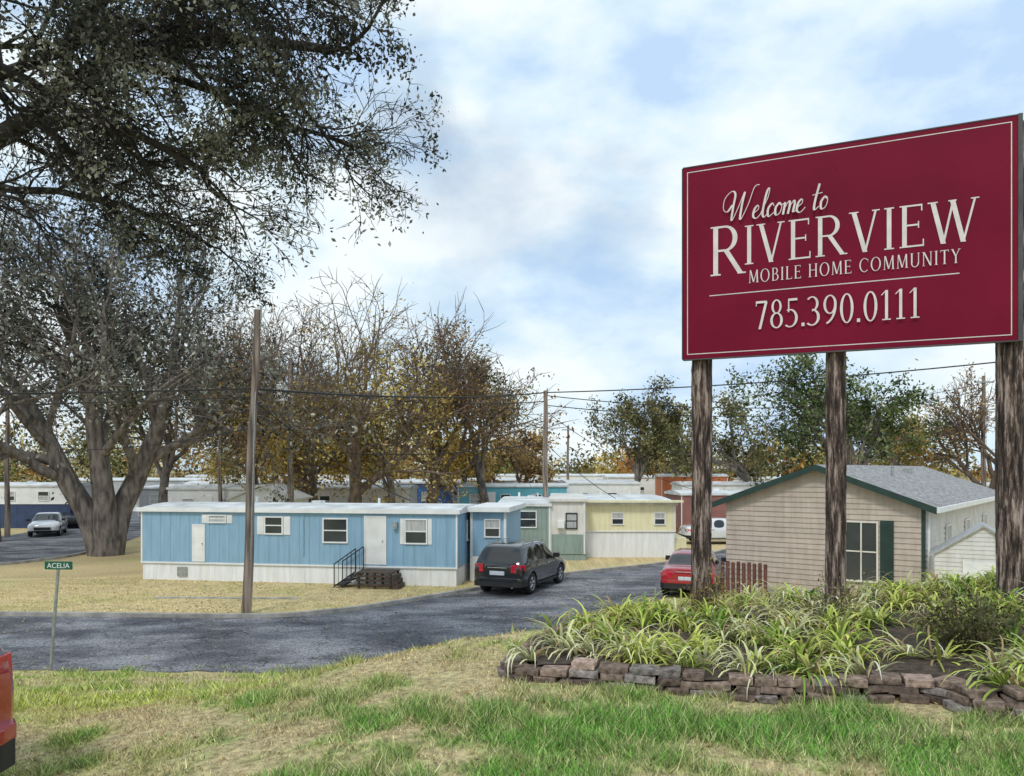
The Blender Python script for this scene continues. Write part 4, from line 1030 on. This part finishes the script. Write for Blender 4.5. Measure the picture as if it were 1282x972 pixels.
def car(name, loc, heading, paint, K, dark_bottom=False):
    e = empty(name, loc, math.pi / 2 - heading); Wd = K['W']; st = K['st']; n = len(st)
    V = []; R_ = []
    for (xl, xr, zb_, belt, yr, zr, zc, ys) in st:
        half = [(xl + .01, .74 * ys * Wd, zb_ - .03), (xl, .96 * ys * Wd, zb_ + .08), (xl, ys * Wd, (zb_ + belt) * .5 + .08), (xl * .97 + xr * .03, .955 * ys * Wd, belt), (xr * .96 + xl * .04, yr + .01, zr - .015), (xr, yr * .82, (zr + zc) / 2 + .012), (xr, yr * .4, zc)]
        R_.append(len(V)); V += half + [(a, -b, c) for a, b, c in reversed(half)]
    k = 14; F = []; Mi = []
    for i in range(n - 1):
        for j in range(k):
            a = R_[i] + j; b = R_[i] + (j + 1) % k; c = R_[i + 1] + (j + 1) % k; d = R_[i + 1] + j
            F.append((a, d, c, b)); m = 0
            if j in (3, 9) and K['side'][i]: m = 1
            if j in (4, 5, 6, 7, 8) and K['top'][i]: m = 1
            if j in (0, 12, 13): m = 2
            Mi.append(m)
    for (ri, flip) in ((R_[0], 0), (R_[-1], 1)):
        for j in range(6):
            q = (ri + j, ri + j + 1, ri + k - 2 - j, ri + k - 1 - j)
            F.append(q if not flip else q[::-1]); m = 0
            if not flip and j == 3 and K['rearglass']: m = 1
            if j == 0: m = 2
            Mi.append(m)
    me = bpy.data.meshes.new('body'); me.from_pydata(V, [], F)
    for m in (paints[paint], CG, MT['dark']): me.materials.append(m)
    me.polygons.foreach_set('material_index', Mi); me.polygons.foreach_set('use_smooth', [True] * len(F))
    bo = bpy.data.objects.new('body', me); scene.collection.objects.link(bo)
    su = bo.modifiers.new('s', 'SUBSURF'); su.levels = 2; su.render_levels = 2
    bm = bmesh.new(); bm.from_mesh(me); bmesh.ops.recalc_face_normals(bm, faces=bm.faces)
    cr = bm.edges.layers.float.new('crease_edge')
    for ed in bm.edges:
        ms = {f.material_index for f in ed.link_faces}
        if len(ms) > 1: ed[cr] = .85
        elif all(v.index < 14 for v in ed.verts) and len({v.index for v in ed.verts if v.index in (0, 13)}) < 2 and abs(ed.verts[0].index - ed.verts[1].index) == 1: ed[cr] = .7
    bm.to_mesh(me); bm.free()
    wr = K['wr']; cut = MB()
    for wx in K['wheels']:
        for s_ in (-1, 1): cut.cyl((wx, s_ * (Wd - .28), wr), (wx, s_ * (Wd + .3), wr), wr + .055, n=28)
    co = cut.obj('cut', [MT['dark'], MT['dark'], MT['dark']])
    for p_ in co.data.polygons: p_.material_index = 2
    bl = bo.modifiers.new('b', 'BOOLEAN'); bl.operation = 'DIFFERENCE'; bl.object = co; bl.solver = 'EXACT'
    bpy.context.view_layer.update()
    dg = bpy.context.evaluated_depsgraph_get(); nm = bpy.data.meshes.new_from_object(bo.evaluated_get(dg))
    bo.modifiers.clear(); bo.data = nm; nm.name = 'body'
    bpy.data.objects.remove(co); bo.parent = e
    wm = MB()
    for wx in K['wheels']:
        for s_ in (-1, 1):
            yo = s_ * (Wd - .02); seg = 28
            prof = [(.60, -.01), (.66, .0), (.9, .005), (.985, -.03), (1.0, -.08), (1.0, -.16), (.96, -.21), (.5, -.21)]
            vs = []
            for r, dy in prof:
                for q in range(seg): t_ = 2 * math.pi * q / seg; vs.append((wx + r * wr * math.cos(t_), yo + s_ * dy, wr + r * wr * math.sin(t_)))
            fs = [(a * seg + q, a * seg + (q + 1) % seg, (a + 1) * seg + (q + 1) % seg, (a + 1) * seg + q) for a in range(len(prof) - 1) for q in range(seg)]
            wm.add(vs, fs, 0)
            wm.cyl((wx, yo - s_ * .09, wr), (wx, yo - s_ * .10, wr), wr * .64, n=24, mi=2)
            wm.cyl((wx, yo - s_ * .08, wr), (wx, yo - s_ * .012, wr), wr * .13, n=12, mi=1)
            for q in range(5):
                t_ = 2 * math.pi * q / 5 + .3
                for dt in (-.16, .16):
                    a = Vector((wx + wr * .1 * math.cos(t_), yo - s_ * .03, wr + wr * .1 * math.sin(t_))); b = Vector((wx + wr * .63 * math.cos(t_ + dt), yo - s_ * .035, wr + wr * .63 * math.sin(t_ + dt)))
                    wm.cyl(a, b, .03, .026, 6, 1)
            for q in range(24):
                t0 = 2 * math.pi * q / 24; t1 = 2 * math.pi * (q + 1) / 24
                wm.cyl((wx + wr * .63 * math.cos(t0), yo - s_ * .02, wr + wr * .63 * math.sin(t0)), (wx + wr * .63 * math.cos(t1), yo - s_ * .02, wr + wr * .63 * math.sin(t1)), .018, n=5, mi=1)
    wm.obj('wheels', [MT['rubber'], MT['rim'], MT['dark']], e, smooth=True)
    d = MB()
    suv = K is SUV
    zt = .92 if suv else .76; x0 = .0
    for s_ in (-1, 1):
        yo = .955 * .90 * Wd
        h_ = .13 if suv else .085
        d.add([(x0 + .015, s_ * (yo - .30), zt - h_), (x0 + .005, s_ * (yo - .30), zt + h_), (x0 + .06, s_ * (yo + .035), zt + h_), (x0 + .05, s_ * (yo + .045), zt - h_), (x0 + .34, s_ * (yo + .10), zt + h_ * .8), (x0 + .30, s_ * (yo + .115), zt - h_ * .5),
               (x0 + .15, s_ * (yo - .30), zt - h_), (x0 + .15, s_ * (yo - .30), zt + h_), (x0 + .3, s_ * (yo - .05), zt + h_ * .8), (x0 + .3, s_ * (yo - .05), zt - h_ * .5)],
              [(0, 1, 2, 3), (3, 2, 4, 5), (1, 7, 8, 4, 2), (0, 3, 5, 9, 6)], 0)
        hx = st[-2][0] - .02
        d.box(hx - .12, hx + .06, min(s_ * .5, s_ * .82), max(s_ * .5, s_ * .82), .62, .74, 1)
        mx = 3.0 if suv else 2.95; mz = 1.07 if suv else .95
        d.box(mx - .08, mx + .06, min(s_ * (Wd - .03), s_ * (Wd + .18)), max(s_ * (Wd - .03), s_ * (Wd + .18)), mz - .02, mz + .13, 2)
        for hh in ((1.45, .93), (2.45, .93)):
            d.box(hh[0] - .1, hh[0] + .1, min(s_ * (Wd * .985), s_ * (Wd + .012)), max(s_ * (Wd * .985), s_ * (Wd + .012)), (hh[1] if suv else .82) - .015, (hh[1] if suv else .82) + .015, 4)
        if suv: d.cyl((.7, s_ * .64, 1.73), (2.6, s_ * .64, 1.71), .018, n=6, mi=4); [d.cyl((xx, s_ * .64, 1.64), (xx, s_ * .64, 1.725), .02, n=6, mi=4) for xx in (.72, 1.6, 2.55)]
        d.box(.9 + wr + .1, K['wheels'][1] - wr - .1, min(s_ * (Wd - .06), s_ * (Wd + .004)), max(s_ * (Wd - .06), s_ * (Wd + .004)), .27, .34, 2)
    d.box(-.02, .08, -.26, .26, .70 if suv else .60, .83 if suv else .72, 3)
    # wrap-round bumper: dark lower part and painted upper lip, corners rounded
    for (z0_, z1_, ex, mi_) in ((.32, .50, .045, 2), (.502, .60, .06, 5)):
        yb = .90 * Wd
        ring = [(-ex, -yb + .22), (-ex * .6, -yb + .08), (.06, -yb - .02), (.30, -yb - .075), (.45, -yb - .09)]
        ring = ring + [(.45, -yb + .1)]
        full = [(a, b) for a, b in ring]
        other = [(a, -b) for a, b in reversed(ring)]
        pts = full[::-1] + other[::-1]
        loop = [(.45, -yb + .1), (.45, -yb - .09), (.30, -yb - .075), (.06, -yb - .02), (-ex * .6, -yb + .08), (-ex, -yb + .22), (-ex, yb - .22), (-ex * .6, yb - .08), (.06, yb + .02), (.30, yb + .075), (.45, yb + .09), (.45, yb - .1)]
        nn = len(loop); d.add([(a, b, z0_) for a, b in loop] + [(a, b, z1_) for a, b in loop], [(i, (i + 1) % nn, nn + (i + 1) % nn, nn + i) for i in range(nn)] + [tuple(range(nn, 2 * nn)), tuple(reversed(range(nn)))], mi_)
    d.box(st[-1][0] - .08, st[-1][0] + .03, -.45, .45, .45, .62, 2)
    d.cyl((-.04, -.55, .32), (.2, -.55, .32), .035, n=10, mi=4)
    d.box(.0, .03, -.35, .35, (.93 if suv else .86), (.955 if suv else .88), 4)
    d.obj('trim_and_lamps', [MT['red'], MT['lamp'], MT['dark'], MT['plate'], MT['galv'], paints[paint]], e, .012)
    return e
hd = math.atan2(.39, .92)
car('black_suv', (-.50, 26.35, .014), hd, 'black', SUV)
car('red_sedan', (5.62, 25.75, .014), math.radians(19), 'red', SED)
car('white_sedan', (9.7, 45.4, .014), math.radians(86), 'white', SED)
car('white_sedan', (-30.6, 53.3, .014), math.radians(158), 'white', SED)
car('dark_suv', (-33.0, 60.5, .0), math.radians(152), 'charcoal', SUV)
zc = float(H(-4.2, 4.8))
rc = car('red_suv', (-3.40, 4.55, zc), math.radians(-84), 'red', SUV)

# ------------------------------------------------------------------ world, light, camera
wd = bpy.data.worlds.new('World'); scene.world = wd; wd.use_nodes = True; N = wd.node_tree.nodes; L = wd.node_tree.links; N.clear()
out = N.new('ShaderNodeOutputWorld')
SEL, SAZ = math.radians(48), math.radians(200)
sky = N.new('ShaderNodeTexSky'); sky.sky_type = 'NISHITA'; sky.sun_disc = False; sky.sun_elevation = SEL; sky.sun_rotation = SAZ; sky.air_density = 1.0; sky.dust_density = 1.5
bg1 = N.new('ShaderNodeBackground'); bg1.inputs[1].default_value = .15; L.new(sky.outputs[0], bg1.inputs[0])
tc = N.new('ShaderNodeTexCoord'); mp = N.new('ShaderNodeMapping'); mp.inputs['Scale'].default_value = (1, 1, 1.9); mp.inputs['Location'].default_value = (.35, .2, .1)
L.new(tc.outputs['Generated'], mp.inputs[0])
n1 = N.new('ShaderNodeTexNoise'); n1.inputs['Scale'].default_value = 2.4; n1.inputs['Detail'].default_value = 7; n1.inputs['Roughness'].default_value = .5; n1.inputs['Distortion'].default_value = .3; L.new(mp.outputs[0], n1.inputs['Vector'])
rp = N.new('ShaderNodeValToRGB'); rp.color_ramp.elements[0].position = .34; rp.color_ramp.elements[1].position = .50
rp.color_ramp.elements[0].color = (.45, .45, .45, 1); rp.color_ramp.elements[1].color = (1, 1, 1, 1); L.new(n1.outputs[0], rp.inputs[0])
n2 = N.new('ShaderNodeTexNoise'); n2.inputs['Scale'].default_value = 3.6; n2.inputs['Detail'].default_value = 9; n2.inputs['Roughness'].default_value = .54; L.new(mp.outputs[0], n2.inputs['Vector'])
r2 = N.new('ShaderNodeValToRGB'); r2.color_ramp.elements[0].position = .39; r2.color_ramp.elements[1].position = .58
r2.color_ramp.elements[0].color = (.50, .67, .90, 1); r2.color_ramp.elements[1].color = (.86, .93, .955, 1)
k_ = r2.color_ramp.elements.new(.48); k_.color = (.67, .82, .93, 1); L.new(n2.outputs[0], r2.inputs[0])
bg2 = N.new('ShaderNodeBackground'); bg2.inputs[1].default_value = 1.10; L.new(r2.outputs[0], bg2.inputs[0])
ms = N.new('ShaderNodeMixShader'); L.new(rp.outputs[0], ms.inputs[0]); L.new(bg1.outputs[0], ms.inputs[1]); L.new(bg2.outputs[0], ms.inputs[2]); L.new(ms.outputs[0], out.inputs[0])

sd = bpy.data.lights.new('sun', 'SUN'); sd.energy = 1.5; sd.angle = math.radians(10); sd.color = (1, .95, .87)
so = bpy.data.objects.new('sun', sd); scene.collection.objects.link(so)
dv = Vector((math.sin(SAZ) * math.cos(SEL), math.cos(SAZ) * math.cos(SEL), math.sin(SEL)))
so.rotation_euler = dv.to_track_quat('Z', 'Y').to_euler(); so.location = (0, -10, 30)

cd = bpy.data.cameras.new('camera'); cam = bpy.data.objects.new('camera', cd); scene.collection.objects.link(cam)
cam.location = (0, 0, E); cam.rotation_euler = (math.radians(90), 0, 0)
cd.sensor_width = 36; cd.lens = 1000 / 1282 * 36; cd.shift_y = 102 / 1282; cd.clip_end = 6000; cd.clip_start = .05
scene.camera = cam
